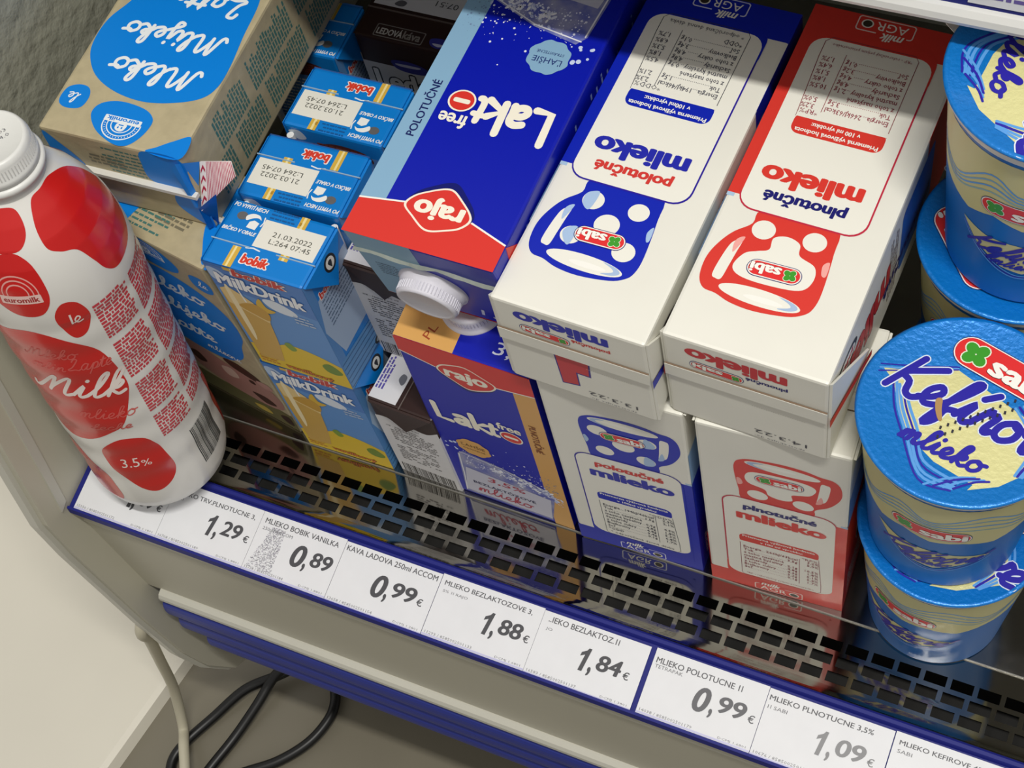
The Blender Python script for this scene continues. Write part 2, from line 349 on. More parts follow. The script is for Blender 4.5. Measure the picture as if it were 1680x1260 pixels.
def mug_carton(c, name, pre, rows_, head, rp, dc, lid_txt, dd):
    C1, C2 = pm(c), (pm(NAVY) if c == RED else pm('D23A34')); WH = CARD; w, t, h = .075, .0711, .1935
    A = Art(); W_ = pm('EDEBE0')
    A.rect(pm(c), 37, 0, 75, 115, 1); A.rect(pm(c), 0, 0, 75, 18.5, 1); A.rect(pm('A9C4DE'), 71.5, 115, 75, 117, 1)
    # mug
    body = [(22, 119.5), (40, 117), (57, 120.5), (58.3, 128), (64, 134), (67.5, 139.5), (70.4, 147), (71.2, 154), (70, 161.8), (66.5, 166.3), (60.5, 167.2), (53, 169.6), (42, 170.4), (28, 168.4), (21.5, 165.3), (18.6, 161), (17.8, 152), (19.6, 132)]
    A.poly(pm(c), crom(body, True, 4), 2)
    A.blob(W_, [(59, 137), (61.5, 138.4), (63.6, 141.5), (65, 150), (65.4, 158.4), (63.5, 160), (61, 159.4), (60.2, 152), (59.6, 145)], 3)
    A.blob(pm(LBL if c == BLU else 'F0A8A0'), [(58.6, 136), (61, 137), (62.2, 140), (61.2, 145), (59.6, 141)], 4)
    A.ell(W_, 42, 163.4, 18.6, 4.2, 3, n=36, rot=-.02)
    A.blob(pm('A8BEDD'), [(24.6, 163.5), (27.5, 161.3), (34, 160.2), (29, 162.2), (28, 164), (33, 166), (27.5, 165.6)], 4); A.ell(pm('F4F2EA'), 40, 164.2, 9, 1.5, 4, n=20)
    if c == BLU:
        for x, y, r in ((51.6, 130.9, 5.2), (29.3, 130.7, 5), (40.4, 141.5, 6), (53.8, 151.5, 5), (27.5, 152.5, 5.4)): A.ell(W_, x, y, r, r * .95, 3)
        A.blob(pm(LBL), [(50.3, 126.2), (54, 126.4), (56.3, 129), (55.6, 134), (51.5, 136)], 4); A.blob(pm(LBL), [(52, 147), (56, 147.5), (58, 151), (55, 156), (52.5, 156.2)], 4); A.blob(pm(LBL), [(19.6, 136), (21.5, 139.5), (20.2, 144), (18.9, 143)], 4)
    else:
        for x, y in ((52.4, 129.8), (29.3, 129)): A.ell(W_, x, y, 5.3, 5, 3)
        A.blob(W_, [(58.6, 151.5), (56.1, 144), (51, 141), (46.6, 138.6), (46.8, 132.5), (41.2, 130), (35, 132), (33, 137.7), (25, 141.1), (23.3, 148.4), (27.4, 154.5), (42.2, 156.3), (54, 155.5)], 3)
        A.blob(pm('F0A8A0'), [(19.6, 137), (22, 139), (21, 144), (19, 144)], 4)
    pill(A, 40.5, 149, 23.5, 7.6, 6, rot=.03, side=1)
    # text panel
    lc = pm('2A1A9A' if c == BLU else 'C02A44')
    A.rr(lc, 10.2, 14, 69.6, 121.6, 8.5, 4); A.rect(pm(c), 69.0, 10, 70.2, 113, 4); A.rr(pm(c), 10, 13, 69.2, 40, 8.5, 4)
    A.rr(W_, 11, 18.5, 69.0, 120.8, 8, 5); A.rect(W_, 0.3, 18.5, 9.9, 117, 3) if False else None
    A.rr(pm(c), 18.2, 63.9, 61, 75.6, 4.2, 6); A.rect(W_, 18.2, 63.5, 61, 66, 7)
    A.line(pm('40404A' if c == BLU else '8A3A42'), [(18.4, 66), (18.4, 20.5), (20.5, 17.6), (60, 17.6), (62.8, 20.5), (62.8, 30), (61, 66)], .35, 6)
    A.text(pm('F4F2EA'), head[0], 39.5, 73.0, w=39, h=3.1, bold=.03, L=8, res=2); A.text(pm('F4F2EA'), head[1], 41, 68.7, w=23, h=3.1, bold=.03, L=8, res=2)
    tcol = pm('55555F' if c == BLU else '9A4A54'); A.text(tcol, rp, 60.6, 62.4, h=2.9, L=8, res=1, align='R')
    rows(A, tcol, rows_, 20.2, 61.2, 57.6, 4.05, 4.0, 8)
    A.line(tcol, [(50.8, 61), (50.8, 26)], .3, 8)
    A.text(tcol, '* odporúčaná denná dávka' if c == BLU else '*RP - referenčný príjem priemerného', 40, 21.6, w=38, L=8, res=1)
    A.text(pm('2429A8' if c == BLU else RED), 'mlieko', 41, 101, w=46.5, h=10, bold=.055, L=8)
    A.text(pm('D23A34' if c == BLU else NAVY), pre, 40.3, 111.4, w=38, h=8.0, bold=.05, shear=.05, L=8)
    A.rr(pm('EBD8D2' if c == RED else 'D5D8EE'), 25.2, .6, 52.8, 9.6, 1.6, 3); A.rr(pm(c), 25.8, 1.2, 52.2, 9.0, 1.2, 4); A.rect(pm(c), 28, 8.6, 42.5, 10, 4)
    A.text(pm('F2F0E8'), 'AGR', 36, 5, w=15, h=5, L=5); A.ell(pm('F2F0E8'), 47.8, 5, 2.9, 2.6, 5); A.ell(pm('3A3428'), 47.8, 5, 2.2, 2, 6)
    A.text(pm('F2F0E8'), 'milk', 34.5, 11, w=11, h=4.6, bold=.03, shear=.3, L=6)
    # top end
    P = Art()
    P.text(pm('2429A8' if c == BLU else 'C8323A'), 'mlieko', 41.5, 10.5, w=46, h=9, bold=.055, L=2); P.text(C2, pre, 27.5, 17, w=19, h=3.6, bold=.04, L=2, res=2)
    pill(P, 50.5, 19.5, 24, 5, 3, rot=-.05, side=1)
    P.rect(pm('D9D6CC'), 0, 24, 75, 24.9, 2); P.rect(pm('C4BFB4'), 1, 34.2, 74, 34.7, 1)
    if c == BLU: P.poly(pm('3A2A8A'), [(30.4, 35), (48.6, 35), (47.5, 62), (38, 60), (38, 48), (31, 48)], 1); P.poly(pm('C83A40'), [(31.2, 35), (47.8, 35), (46.9, 61), (38.7, 59), (38.7, 47), (32, 47)], 2)
    P.text(pm('4A4A50'), dd, 21.5, 63.5, w=25, h=3.2, rot=0, L=3, res=2); P.text(pm('77777C'), 'spotrebujte do:', 22, 68, w=24, h=1.8, L=3, res=1)
    x = 10
    while x < 35: P.rect(pm('C9C5BB'), x, 40, x + .5, 40.4, 2); x += 1.1
    # left side (big lettering) and right side
    Q = Art()
    Q.rect(pm(c), 0, 0, 71, 62, 1); Q.rr(pm('2D62B8' if c == RED else 'C8CCE8'), 14, 50, 60, 96, 4, 2)
    Q.text(pm('2A1A1A'), 'mlieko', 33, 150, w=78, h=23, rot=90, bold=.06, L=2) ; Q.text(pm('C8323A' if c == RED else '2429A8'), 'mlieko', 33.6, 150, w=77, h=22, rot=90, bold=.05, L=3)
    Q.text(pm(NAVY), pre, 26, 86, w=66, h=12, rot=90, bold=.04, L=4)
    Q.ell(pm('231A1C'), 52, 172, 7, 15, 3); Q.ell(pm('E9E7DC'), 52, 172, 5, 12, 4); Q.text(pm('B02A30'), 'plus', 52, 172, w=18, h=6, rot=90, bold=.05, L=5); Q.words(pm('8A7A70'), 12, 100, 60, 112, 2.4, 1.1, 3, 5)
    Rr = Art()
    Rr.rect(pm(c), 0, 0, 71, 117, 1); Rr.rect(pm('8FB2DC'), 0, 117, 71, 150, 1); Rr.rr(pm('E9E7DC'), 24, 46, 66, 106, 6, 2); Rr.rr(pm('201818'), 25, 47, 65, 105, 5, 3); Rr.text(pm('D8C9A0'), 'milk', 45, 76, w=44, h=14, rot=90, bold=.04, shear=.2, L=4); Rr.words(pm('F0E8E0'), 8, 8, 60, 36, 3, 1.2, 3, 9)
    mb = MB(); mb.bbox((w, t, h), .0016, lambda ce, no: C1 if ((no.y < -.7 and ce.z < .0185) or (no.y > .7 and ce.z < .115) or (abs(no.x) > .5 and ce.z < .06)) else WH, cuts=((2, .0185), (2, .06), (2, .115)))
    F = faces(w, t, h)
    mb.art(A, F['front']); mb.art(P, F['top']); mb.art(Q, F['left']); mb.art(Rr, F['right'])
    root = thing(name); body_ = mb.build('body', root)
    fin = MB(); fin.box((-w / 2, -t / 2 + .0245, h + .0003), (w / 2, -t / 2 + .0335, h + .0012), WH); fin.box((-w / 2, -t / 2 + .0242, h + .0003), (w / 2, -t / 2 + .0245, h + .0010), BR); fin.build('seam_fin', root)
    for s_ in (-1, 1):
        lf_ = (.0034 if s_ < 0 else .0012) if c == RED else .0012
        e = MB(); a2, b2, c2 = ear(e, s_, w, t, h, WH, lift=lf_, drop=.62)
        mid = Vector(((a2[0] + b2[0]) / 2, 0, a2[2])); cc = Vector(c2); o = Vector((s_ * .0012, 0, 0)); n_ = Vector((0, .0062, 0)); k = Vector((0, .0008, 0)); base = mid + Vector((0, -.004, .0014)); tip = cc + Vector((s_ * .001, 0, 0))
        e.add([base, base + n_, tip + n_ * .7, tip], [(0, 1, 2, 3) if s_ > 0 else (3, 2, 1, 0)], C1)
        e.add([base - k, base, tip, tip - k], [(0, 1, 2, 3), (3, 2, 1, 0)], BR)
        e.build('corner_flap', root)
    return root
R_BLUE = [('Energia', '194kJ/46kcal', '2,3%'), ('Tuk', '1,5g', '2,1%'), ('z toho nasýtené', '', ''), ('mastné kyseliny', '0,9g', '4,5%'), ('Sacharidy', '4,8g', '1,8%'), ('z toho cukry', '4,8g', '5,3%'), ('Bielkoviny', '3,4g', '6,8%'), ('Soľ', '0,1g', '1,7%'), ('*ODD', '', '')]
R_RED = [('Energia', '266kJ/63kcal', '3,2%'), ('Tuk', '3,5g', '5,0%'), ('z toho nasýtené', '', ''), ('mastné kyseliny', '2,1g', '10,5%'), ('Sacharidy', '4,8g', '1,8%'), ('z toho cukry', '4,6g', '5,1%'), ('Bielkoviny', '3,2g', '6,4%'), ('Soľ', '0,1g', '1,7%')]
SW, ST, SH = .075, .0711, .1935
red = mug_carton(RED, 'milk_carton', 'plnotučné', R_RED, ('Priemerná výživová hodnota', 'v 100 ml výrobku:'), '*RP%', 0, '', '14.3.22')
tag(red, 'white milk carton with red mug, standing upright between blue mug carton and kefir cups', 'milk carton')
stand(red, -.0015, .0005, .05, SW, ST)
r2 = dup(red, 'white milk carton with red mug lying flat, its red base towards the back'); lay_front_up(r2, -.0129, .0029, SH + ST + .0006, -.0355, SW, ST, SH)
blu = mug_carton(BLU, 'milk_carton', 'polotučné', R_BLUE, ('Priemerna výživová hodnota', 'v 100ml výrobku:'), '*ODD%', 0, '', '13.3.22')
tag(blu, 'white milk carton with blue mug, standing upright under another like it', 'milk carton')
stand(blu, -.0823, -.001, .035, SW, ST)
b2 = dup(blu, 'white milk carton with blue mug lying flat, its blue base towards the back'); lay_front_up(b2, -.0922, -.0026, SH + ST + .0006, -.0383, SW, ST, SH)

# ------------------------------------------------------------------ lactose free milk cartons with screw caps
CAPM = mat('cap_plastic', 'D9D7E0', rough=0.45, bump=.1, bscale=300)
FINM = mat('seam_paper', '868C84', rough=0.6, bump=.3, bscale=150)
LW, LT, LH, LHB, LSEAM = .0758, .0705, .185, .198, .052        # front height, height at the seam and its depth from the front
LBLUE = '0416A8'
def lakto(stripe, sidetxt, pct, pcol, badge_txt, mirror_stripe):
    A = Art(); B = pm(LBLUE); RD = pm('D8352C'); CR = pm('F4EEDC'); ST_ = pm(stripe); w, t, h = LW, LT, LH; Wd = 76.8
    hb = h * 1000
    A.rect(ST_, 64, 0, Wd, 166, 1); A.rect(RD, 0, 170, Wd, hb, 2); A.poly(RD, [(0, 170.5), (20, 163.8), (54, 162), (Wd, 165.6), (Wd, 172), (0, 172)], 2)
    A.line(pm('F2F0E8'), [(0, 170.5), (20, 163.8)], .9, 3, cap=False); A.line(pm('F2F0E8'), [(54, 162), (Wd, 165.6)], .9, 3, cap=False)
    lg = [(54.5, 163.5), (52.1, 157.6), (46, 153.2), (39.2, 149.8), (34.5, 149.8), (28.5, 154), (22.2, 159.5), (20.4, 163.9), (23.9, 168.9), (30, 171.8), (36.2, 174), (41, 173.4), (48, 168.8)]
    A.blob(pm('07106A'), [(x * 1.0 - .6, (y - 161) * 1.07 + 159.6) for x, y in lg], 2); A.blob(pm('F4EAD8'), lg, 4); A.blob(RD, [((x - 37.5) * .93 + 37.5, (y - 162) * .92 + 162) for x, y in lg], 5)
    A.text(CR, 'rajo', 37.2, 161.6, w=24.5, h=12, bold=.05, L=6)
    # word mark: rounded strokes
    def st(p, ww=3.9, m=CR, sm=True): A.line(m, p, ww, 5, smooth=sm)
    st([(7.6, 118.3), (8.4, 101.6), (16, 101.2)], sm=False); st([(20, 110.4), (23.5, 111.4), (26.4, 110), (26.6, 105), (27, 101.6)]); st([(26.3, 106.6), (22, 106.4), (19.7, 104), (21, 101.8), (24, 102), (26.6, 104.4)])
    st([(30.6, 118), (31.4, 101.6)], sm=False); st([(38.2, 110.4), (32, 106), (39.8, 101.4)], sm=False); st([(42.4, 114), (42.0, 104.6), (43.2, 102), (44.6, 101.8)], 3.4); st([(40.2, 110.6), (45, 110.3)], 3.0, sm=False)
    A.ell(CR, 53.2, 105.4, 7.0, 6.0, 5); A.ell(RD, 53.2, 105.4, 6.1, 5.2, 6); A.rr(CR, 48.9, 104.3, 57.5, 106.7, 1, 7)
    A.text(CR, 'free', 53.2, 116.4, w=14.4, h=7.0, bold=.035, L=5)
    A.text(pm('16205E' if stripe != 'D9A55C' else '8A4A1E'), sidetxt, 69.9, 113.5, w=32, h=5.6, rot=-90, bold=.018, L=4, res=3)
    # badge and splash
    bl = [(23.5 + (10.6 + .5 * ((k * 7) % 3 - 1)) * math.cos(k * .2618), 72 + (9.6 + .4 * ((k * 5) % 3 - 1)) * math.sin(k * .2618)) for k in range(24)]
    A.blob(ST_, bl, 4, 3); A.text(pm('10206A' if stripe != 'D9A55C' else '6A4A20'), badge_txt[0], 23.5, 74.5, w=15, h=4, L=6, res=2); A.text(pm('10206A' if stripe != 'D9A55C' else '6A4A20'), badge_txt[1], 23.5, 69.8, w=14, h=1.9, L=6, res=1)
    rnd = random.Random(4)
    for k in range(9): A.ell(pm('C9D6F4'), 3 + rnd.random() * 9, 62 + rnd.random() * 12, .5 + .9 * rnd.random(), L=3, n=10)
    for k in range(260):
        x = 14 + rnd.random() * 60; y = 44 + abs(rnd.gauss(0, 11)); r = .15 + .55 * rnd.random() ** 3
        A.ell(pm('E6E8F6' if x < 64 else '6E86A8'), x, y, r, L=3, n=6)
    for k in range(170):
        x = 30 + rnd.random() * 44; a_ = rnd.random() * 3.1; q = .3 + 1.3 * rnd.random() ** 2
        A.ell(pm(('DDE0F2', 'B8C0E4', 'F0F0F6')[k % 3]), x, 60 - .28 * x + 2 * math.sin(x * .5) + rnd.gauss(0, 2.6), q * 1.5, q * .7, 4 + (k % 3) * .2, n=9, rot=a_)
    G1 = mat('glass_print', '9FA0BE', rough=.4, var=.35, vscale=90, hex2='5A64B4')
    A.poly(G1, [(13, 52), (16, 66), (40, 58), (64, 50), (76, 54), (74, 4), (4, 3)], 2) if False else A.poly(G1, [(10, 57), (14, 62), (38, 57), (66, 46), (69, 38), (63, 3.5), (5, 3)], 2)
    A.poly(pm('C8C8D8'), [(12, 40), (66, 34), (63, 6), (6, 6)], 5); A.line(pm('E8E8F0'), [(11, 57), (9, 30), (6, 5)], .8, 6); A.line(pm('E8E8F0'), [(12, 60), (38, 56), (66, 45)], .7, 6)
    A.text(pm(pcol), pct + '%', 37, 32, w=25, h=7, shear=.15, bold=.01, L=7, res=3); A.text(pm('2A2A5A'), 'BEZLAKTÓZOVÉ', 34, 22, w=41, h=4, bold=.02, L=7, res=2); A.script(pm(pcol), 'mlieko', 15, 10, 36, 5, 1.0, 7)
    P = Art(); hs = (LSEAM ** 2 + (LHB - LH) ** 2) ** .5 * 1000                   # sloping top, v along the slope
    P.rect(ST_, 0, .3, 34, LT * 1000 + 1.2, 1); P.text(pm('8A3A1E' if stripe == 'D9A55C' else '3A5A78'), 'PLNOTUČNÉ' if stripe == 'D9A55C' else 'POLOTUČNÉ', 18.5, 8, w=9 * 3.0, h=4.2, rot=60, L=2, res=2) if False else P.text(pm('A04422' if stripe == 'D9A55C' else '3A5A78'), 'PL' if stripe == 'D9A55C' else 'PO', 18.5, 7.8, w=8.2, h=4.6, rot=75, L=2, res=2)
    P.text(pm('DDE2F4'), pct, 62, 9.5, w=17, h=8, shear=.1, L=2, res=3)
    P.words(pm('35506A'), 6, 26, 20, 40, 2.4, .8, 2, 8)
    Q = Art(); Q.words(pm('8FA4E0'), 8, 20, 60, 170, 6.5, 1.5, 2, 11, fill=.35); Q.rect(RD, 0, 170, 70.5, hb, 1) if False else None
    mb = MB()
    def vf(co):
        z = co.z
        if z > .1: z = LH if co.y < 0 else LHB - .001
        return (co.x, co.y, z)
    mb.bbox((w, t, LHB), .0014, lambda ce, no: (RD if ((no.y < -.7 and ce.z > .174) or (no.y > .7 and ce.z > .186)) else B), cuts=((2, .174), (2, .186)), vf=vf)
    F = faces(w, t, h); ysl = -t / 2
    mb.art(A, F['front'])
    # the back carries the same print, reaching the higher rear edge
    A2 = Art();     sh_ = (LHB - .001 - LH) * 1000
    A2.items = [([(p[0], (p[1] + sh_) if min(v[1] for v in vs) > 148 else (p[1] + sh_ if p[1] > 165.9 else p[1] + sh_ * max(0, min(1, p[1] / 166)))) + tuple(p[2:]) for p in vs], fs, m, L) for vs, fs, m, L in A.items]
    mb.art(A2, F['back'])
    slope = Vector((0, t, LHB - .001 - LH)).normalized()
    mb.art(P, plane((-w / 2, -t / 2, LH), (1, 0, 0), slope)); mb.art(Q, F['right']); mb.art(Q, F['left'])
    root = thing('milk_carton'); mb.build('body', root)
    zs = LH + (LHB - .001 - LH) * (LSEAM / t)
    fin = MB(); n = 16; vs = []
    for i in range(n + 1):
        x = -w / 2 - .001 + (w + .002) * i / n; zz = .0008 * math.sin(i * 1.9) * (1 if 5 < i < 12 else .3)
        y = -t / 2 + LSEAM + .0012 * math.sin(i * .8)
        vs += [(x, y, zs - .001), (x, y - .0006, zs + .0013 + zz * .6), (x, y - .0001, zs + .0017 + zz * .6), (x, y + .0009, zs - .0005)]
    fs = [(4 * i + a, 4 * i + b, 4 * i + 4 + b, 4 * i + 4 + a) for i in range(n) for a, b in ((0, 1), (1, 2), (2, 3), (3, 0))] + [(0, 3, 2, 1), (4 * n, 4 * n + 1, 4 * n + 2, 4 * n + 3)]
    fin.add(vs, [f[::-1] for f in fs], FINM); fin.build('seam_fin', root)
    for s_ in (-1, 1): e = MB(); ear(e, s_, w - .002, t, LHB - .014, RD, lift=.0003, drop=.5); e.build('corner_flap', root)
    cp = MB(); cp.lathe([(.0178, 0), (.0178, .0012), (.0166, .0016), (.0164, .0034), (.0156, .0044), (.0156, .0092), (.0148, .0104), (.0132, .0104), (.0126, .0099), (.0001, .0099)], CAPM, n=64)
    for k in range(60): a = k * 2 * math.pi / 60; c_, s_ = math.cos(a), math.sin(a); cp.add([(.0157 * c_ - .0003 * s_, .0157 * s_ + .0003 * c_, .0046), (.0157 * c_ + .0003 * s_, .0157 * s_ - .0003 * c_, .0046), (.0157 * c_ + .0003 * s_, .0157 * s_ - .0003 * c_, .0088), (.0157 * c_ - .0003 * s_, .0157 * s_ + .0003 * c_, .0088), (.016 * c_, .016 * s_, .0046), (.016 * c_, .016 * s_, .0088)], [(1, 4, 5, 2), (4, 0, 3, 5)], CAPM)
    co = cp.build('cap', root); dpt = .0285
    co.location = (-.004, -t / 2 + dpt, LH + (LHB - .001 - LH) * dpt / t); co.rotation_euler = (math.atan2(LHB - .001 - LH, t), 0, 0); co['label'] = 'white plastic screw cap'
    return root
lk = lakto('D9A55C', 'PLNOTUČNÉ', '3,5', 'B0304A', ('ĽAHŠIE', 'STRÁVITEĽNÉ'), True)
tag(lk, 'blue lactose free milk carton with orange stripe, standing upright', 'milk carton')
stand(lk, -.1640, .0033, -.03, LW, LT)
lk2 = lakto('86AECB', 'POLOTUČNÉ', '1,5', '5A3A8A', ('ĽAHŠIE', 'STRÁVITEĽNÉ'), True)
tag(lk2, 'blue lactose free milk carton with light blue stripe, lying flat', 'milk carton')
lay_back_up(lk2, -.1675, .005, .2745, -.0086, LW, LT, LHB - .001)

# ------------------------------------------------------------------ sand coloured UHT milk cartons
SAND = mat('sand_card', 'BDB08E', rough=.45, var=.12, vscale=120, bump=.12, bscale=220)
EW, ET, EH = .0855, .0598, .1902
def uht():
    w, t, h = EW, ET, EH; B = pm('0682E0'); WT = pm('EEF2F4'); TL = pm('4A7A74')
    A = Art()
    A.blob(B, [(77.3, 101.6), (83.1, 114.7), (84.2, 128.1), (81.1, 140.1), (71.3, 151.8), (55.8, 159.1), (37.2, 161.6), (20.2, 158.4), (6.5, 152), (1.2, 143), (.8, 128.3), (3.0, 108.6), (5, 85), (12, 72), (30, 66), (52, 68), (70, 82)], 2)
    A.script(WT, 'Mleko', 14, 137.5, 52, 7.0, 2.0, 4, rot=0, shear=.12); A.script(WT, 'Mlijeko', 11, 113.5, 60, 6.6, 2.0, 4, shear=.12); A.script(WT, 'Latte', 11, 87, 41, 6.6, 2.0, 4, shear=.12)
    A.script(WT, 'mliečne'.replace('č', 'c').replace('n', 'n'), 40, 74, 26, 3.5, .8, 4)
    A.blob(B, [(83.2, 168.9), (81.8, 162.6), (76, 159.6), (70, 160.6), (67.1, 166.1), (68.5, 173.2), (76, 175.3), (81.5, 173.5)], 2); A.script(WT, 'le', 72.5, 165.2, 6.5, 3.4, .7, 4, shear=.2)
    A.blob(B, [(60.6, 175.4), (58.4, 168.0), (48.1, 164.3), (33.5, 165.6), (26, 170.0), (24.8, 176), (27.2, 184), (32.1, 189.6), (40.3, 189.9), (53.0, 184.3)], 2)
    cx, cy = 40.5, 178
    for r0, r1 in ((11.3, 10.6), (8.6, 8.0), (6.2, 5.6)):
        arc = lambda r: [(cx + r * math.cos(a), cy + (r * .86) * math.sin(a)) for a in [math.radians(-8 + 196 * k / 24) for k in range(25)]]
        A.line(WT, arc((r0 + r1) / 2), r0 - r1, 4)
    for k in range(19): a = math.radians(5 + 10 * k); A.line(WT, [(cx + 9.2 * math.cos(a), cy + 7.9 * math.sin(a)), (cx + 10 * math.cos(a), cy + 8.6 * math.sin(a))], .35, 4, cap=False)
    A.blob(WT, [(37.5, 177.5), (37.8, 181), (39.5, 182.2), (42, 181.8), (43.5, 180.2), (42.8, 177.5)], 4); A.ell(B, 39.4, 180, .5, .7, 5, n=8); A.ell(B, 41.6, 180, .5, .7, 5, n=8); A.rect(B, 39, 178, 42, 178.7, 5)
    A.rr(WT, 30, 173.6, 52, 177.4, .6, 5); A.text(B, 'euromilk', 41, 175.4, w=19, h=2.6, bold=.03, L=6, res=2)
    A.blob(B, [(-.2, 176), (8, 180.5), (15, 186), (19.5, 190.1), (-.2, 190.1)], 2)
    # cow, meadow
    PK, BN = pm('B0847A'), pm('4A3028')
    A.poly(pm('6E6A44'), [(.3, 2), (85.2, 2), (85.2, 22), (60, 26), (30, 22), (.3, 26)], 2); A.blob(PK, [(10, 60), (24, 66), (50, 58), (76, 52), (84, 40), (80, 26), (60, 20), (30, 24), (12, 36)], 3)
    A.blob(BN, [(48, 66), (60, 68), (74, 60), (70, 54), (58, 56), (50, 60)], 4); A.blob(pm('C0938A'), [(70, 56), (80, 58), (82, 52), (74, 50)], 5); A.blob(BN, [(62, 50), (66, 52), (67, 48), (63, 47)], 5); A.blob(BN, [(58, 32), (70, 34), (76, 28), (66, 24)], 4); A.blob(pm('D6C0B0'), [(40, 50), (50, 54), (52, 44), (42, 40)], 4); A.blob(pm('3A2A22'), [(74, 14), (82, 18), (83, 8), (77, 7)], 4); A.blob(pm('C8B050'), [(52, 12), (62, 15), (66, 9), (56, 7)], 4)
    A.blob(BN, [(14, 50), (22, 54), (26, 44), (18, 40)], 4)
    L_ = Art()                                                                   # carton's left side: columns of small print
    for k, (x0, x1, y0, y1) in enumerate(((6, 27, 8, 60), (30, 52, 8, 66), (6, 27, 66, 112), (30, 52, 72, 120), (6, 27, 118, 148), (30, 52, 126, 160), (6, 27, 152, 172))):
        L_.words(TL, x0, y0, x1, y1, 2.35, 1.5, 2, 20 + k)
    P = Art()
    P.words(TL, 6, 4, 52, 26, 3.2, 1.3, 2, 31); P.rect(SAND, 0, 0, 1, 1, 1); P.blob(B, [(85.4, 6), (78, 10), (68, 30), (74, 59), (85.4, 59)], 2); P.blob(B, [(.2, .2), (22, .2), (27, 12), (26, 27), (4, 27), (.2, 20)], 3); P.rect(pm('D8D6CC'), 0, 27.5, 85.5, 32.5, 3); P.words(pm('7A7460'), 40, 14, 62, 22, 3, 1.6, 2, 33)
    P.blob(B, [(.2, 32.8), (14, 33), (18, 46), (6, 59), (.2, 59)], 3)
    mb = MB(); mb.bbox((w, t, h), .0016, lambda ce, no: SAND)
    F = faces(w, t, h); mb.art(A, F['front']); mb.art(L_, F['left']); mb.art(L_, F['right']); mb.art(P, F['top'])
    root = thing('milk_carton'); mb.build('body', root)
    fin = MB(); fin.box((-w / 2 - .001, -t / 2 + .0275, h), (w / 2 + .002, -t / 2 + .030, h + .0035), pm('DEDCD4', rough=.6)); fin.build('seam_fin', root)
    return root
def blue_corner(root):
    e = MB(); ear(e, 1, EW, ET, EH, pm('0682E0'), lift=.0045, drop=.6); e.build('corner_flap', root)
um = uht(); blue_corner(um)
tag(um, 'sand coloured milk carton with blue patch, standing upright behind the milk bottle', 'milk carton')
ya = -.17; stand(um, -.2772 - EW * math.cos(ya), .0055 - EW * math.sin(ya), ya, EW, ET)
ul = uht(); tag(ul, 'sand coloured milk carton with blue patch, lying flat above the bottle', 'milk carton')
lay_front_up(ul, -.3672, .0293, .2505, .028, EW, ET, EH)
# popped up corner flap with red hatching, on the carton's left end
fl = MB(); HW, HR = pm('E6DFDC', rough=.6), pm('B84A62', rough=.6)
def lf(p): return ul.matrix_world.inverted() @ Vector(p)
q00, q10, q11, q01 = Vector((-.2825, .0288, .2095)), Vector((-.2590, .0400, .2340)), Vector((-.2650, .0470, .2355)), Vector((-.2800, .0415, .2370))
bil = lambda a, b: q00 * (1 - a) * (1 - b) + q10 * a * (1 - b) + q11 * a * b + q01 * (1 - a) * b
nn = (q10 - q00).cross(q01 - q00).normalized()
if nn.z < 0: nn = -nn
for off, hatch in ((-.0008, False), (0, True)):
    k = 44
    for i in range(k):
        a0, a1 = i / k, (i + 1) / k; m_ = (HR if (i % 2 and i > 8) else HW) if hatch else HW
        fl.add([lf(bil(a0, 0) + nn * off), lf(bil(a1, 0) + nn * off), lf(bil(a1, 1) + nn * off), lf(bil(a0, 1) + nn * off)], [(0, 1, 2, 3)], m_)
for j in range(4): b0 = .1 + .22 * j; fl.add([lf(bil(.03, b0) + nn * .0002), lf(bil(.1, b0 + .1) + nn * .0002), lf(bil(.17, b0) + nn * .0002), lf(bil(.17, b0 + .07) + nn * .0002), lf(bil(.1, b0 + .18) + nn * .0002), lf(bil(.03, b0 + .07) + nn * .0002)], [(0, 1, 4, 5), (1, 2, 3, 4)], pm('B02848'))
bl_ = pm('0682E0')
fl.add([lf(p) for p in ((-.2825, .0288, .2502), (-.2835, .0285, .2125), tuple(q01), (-.285, .0282, .2125), (-.2865, .0285, .245))], [(0, 1, 2), (3, 4, 0, 1), (0, 2, 4)], bl_)
fl.add([lf(p) for p in ((-.2835, .0285, .2115), (-.266, .0295, .2305), (-.2815, .034, .1915), (-.2845, .0287, .1925))], [(0, 3, 2, 1), (0, 1, 2, 3)], bl_)
ol = fl.build('corner_flap', ul); ol['label'] = 'raised white corner flap with red hatching'

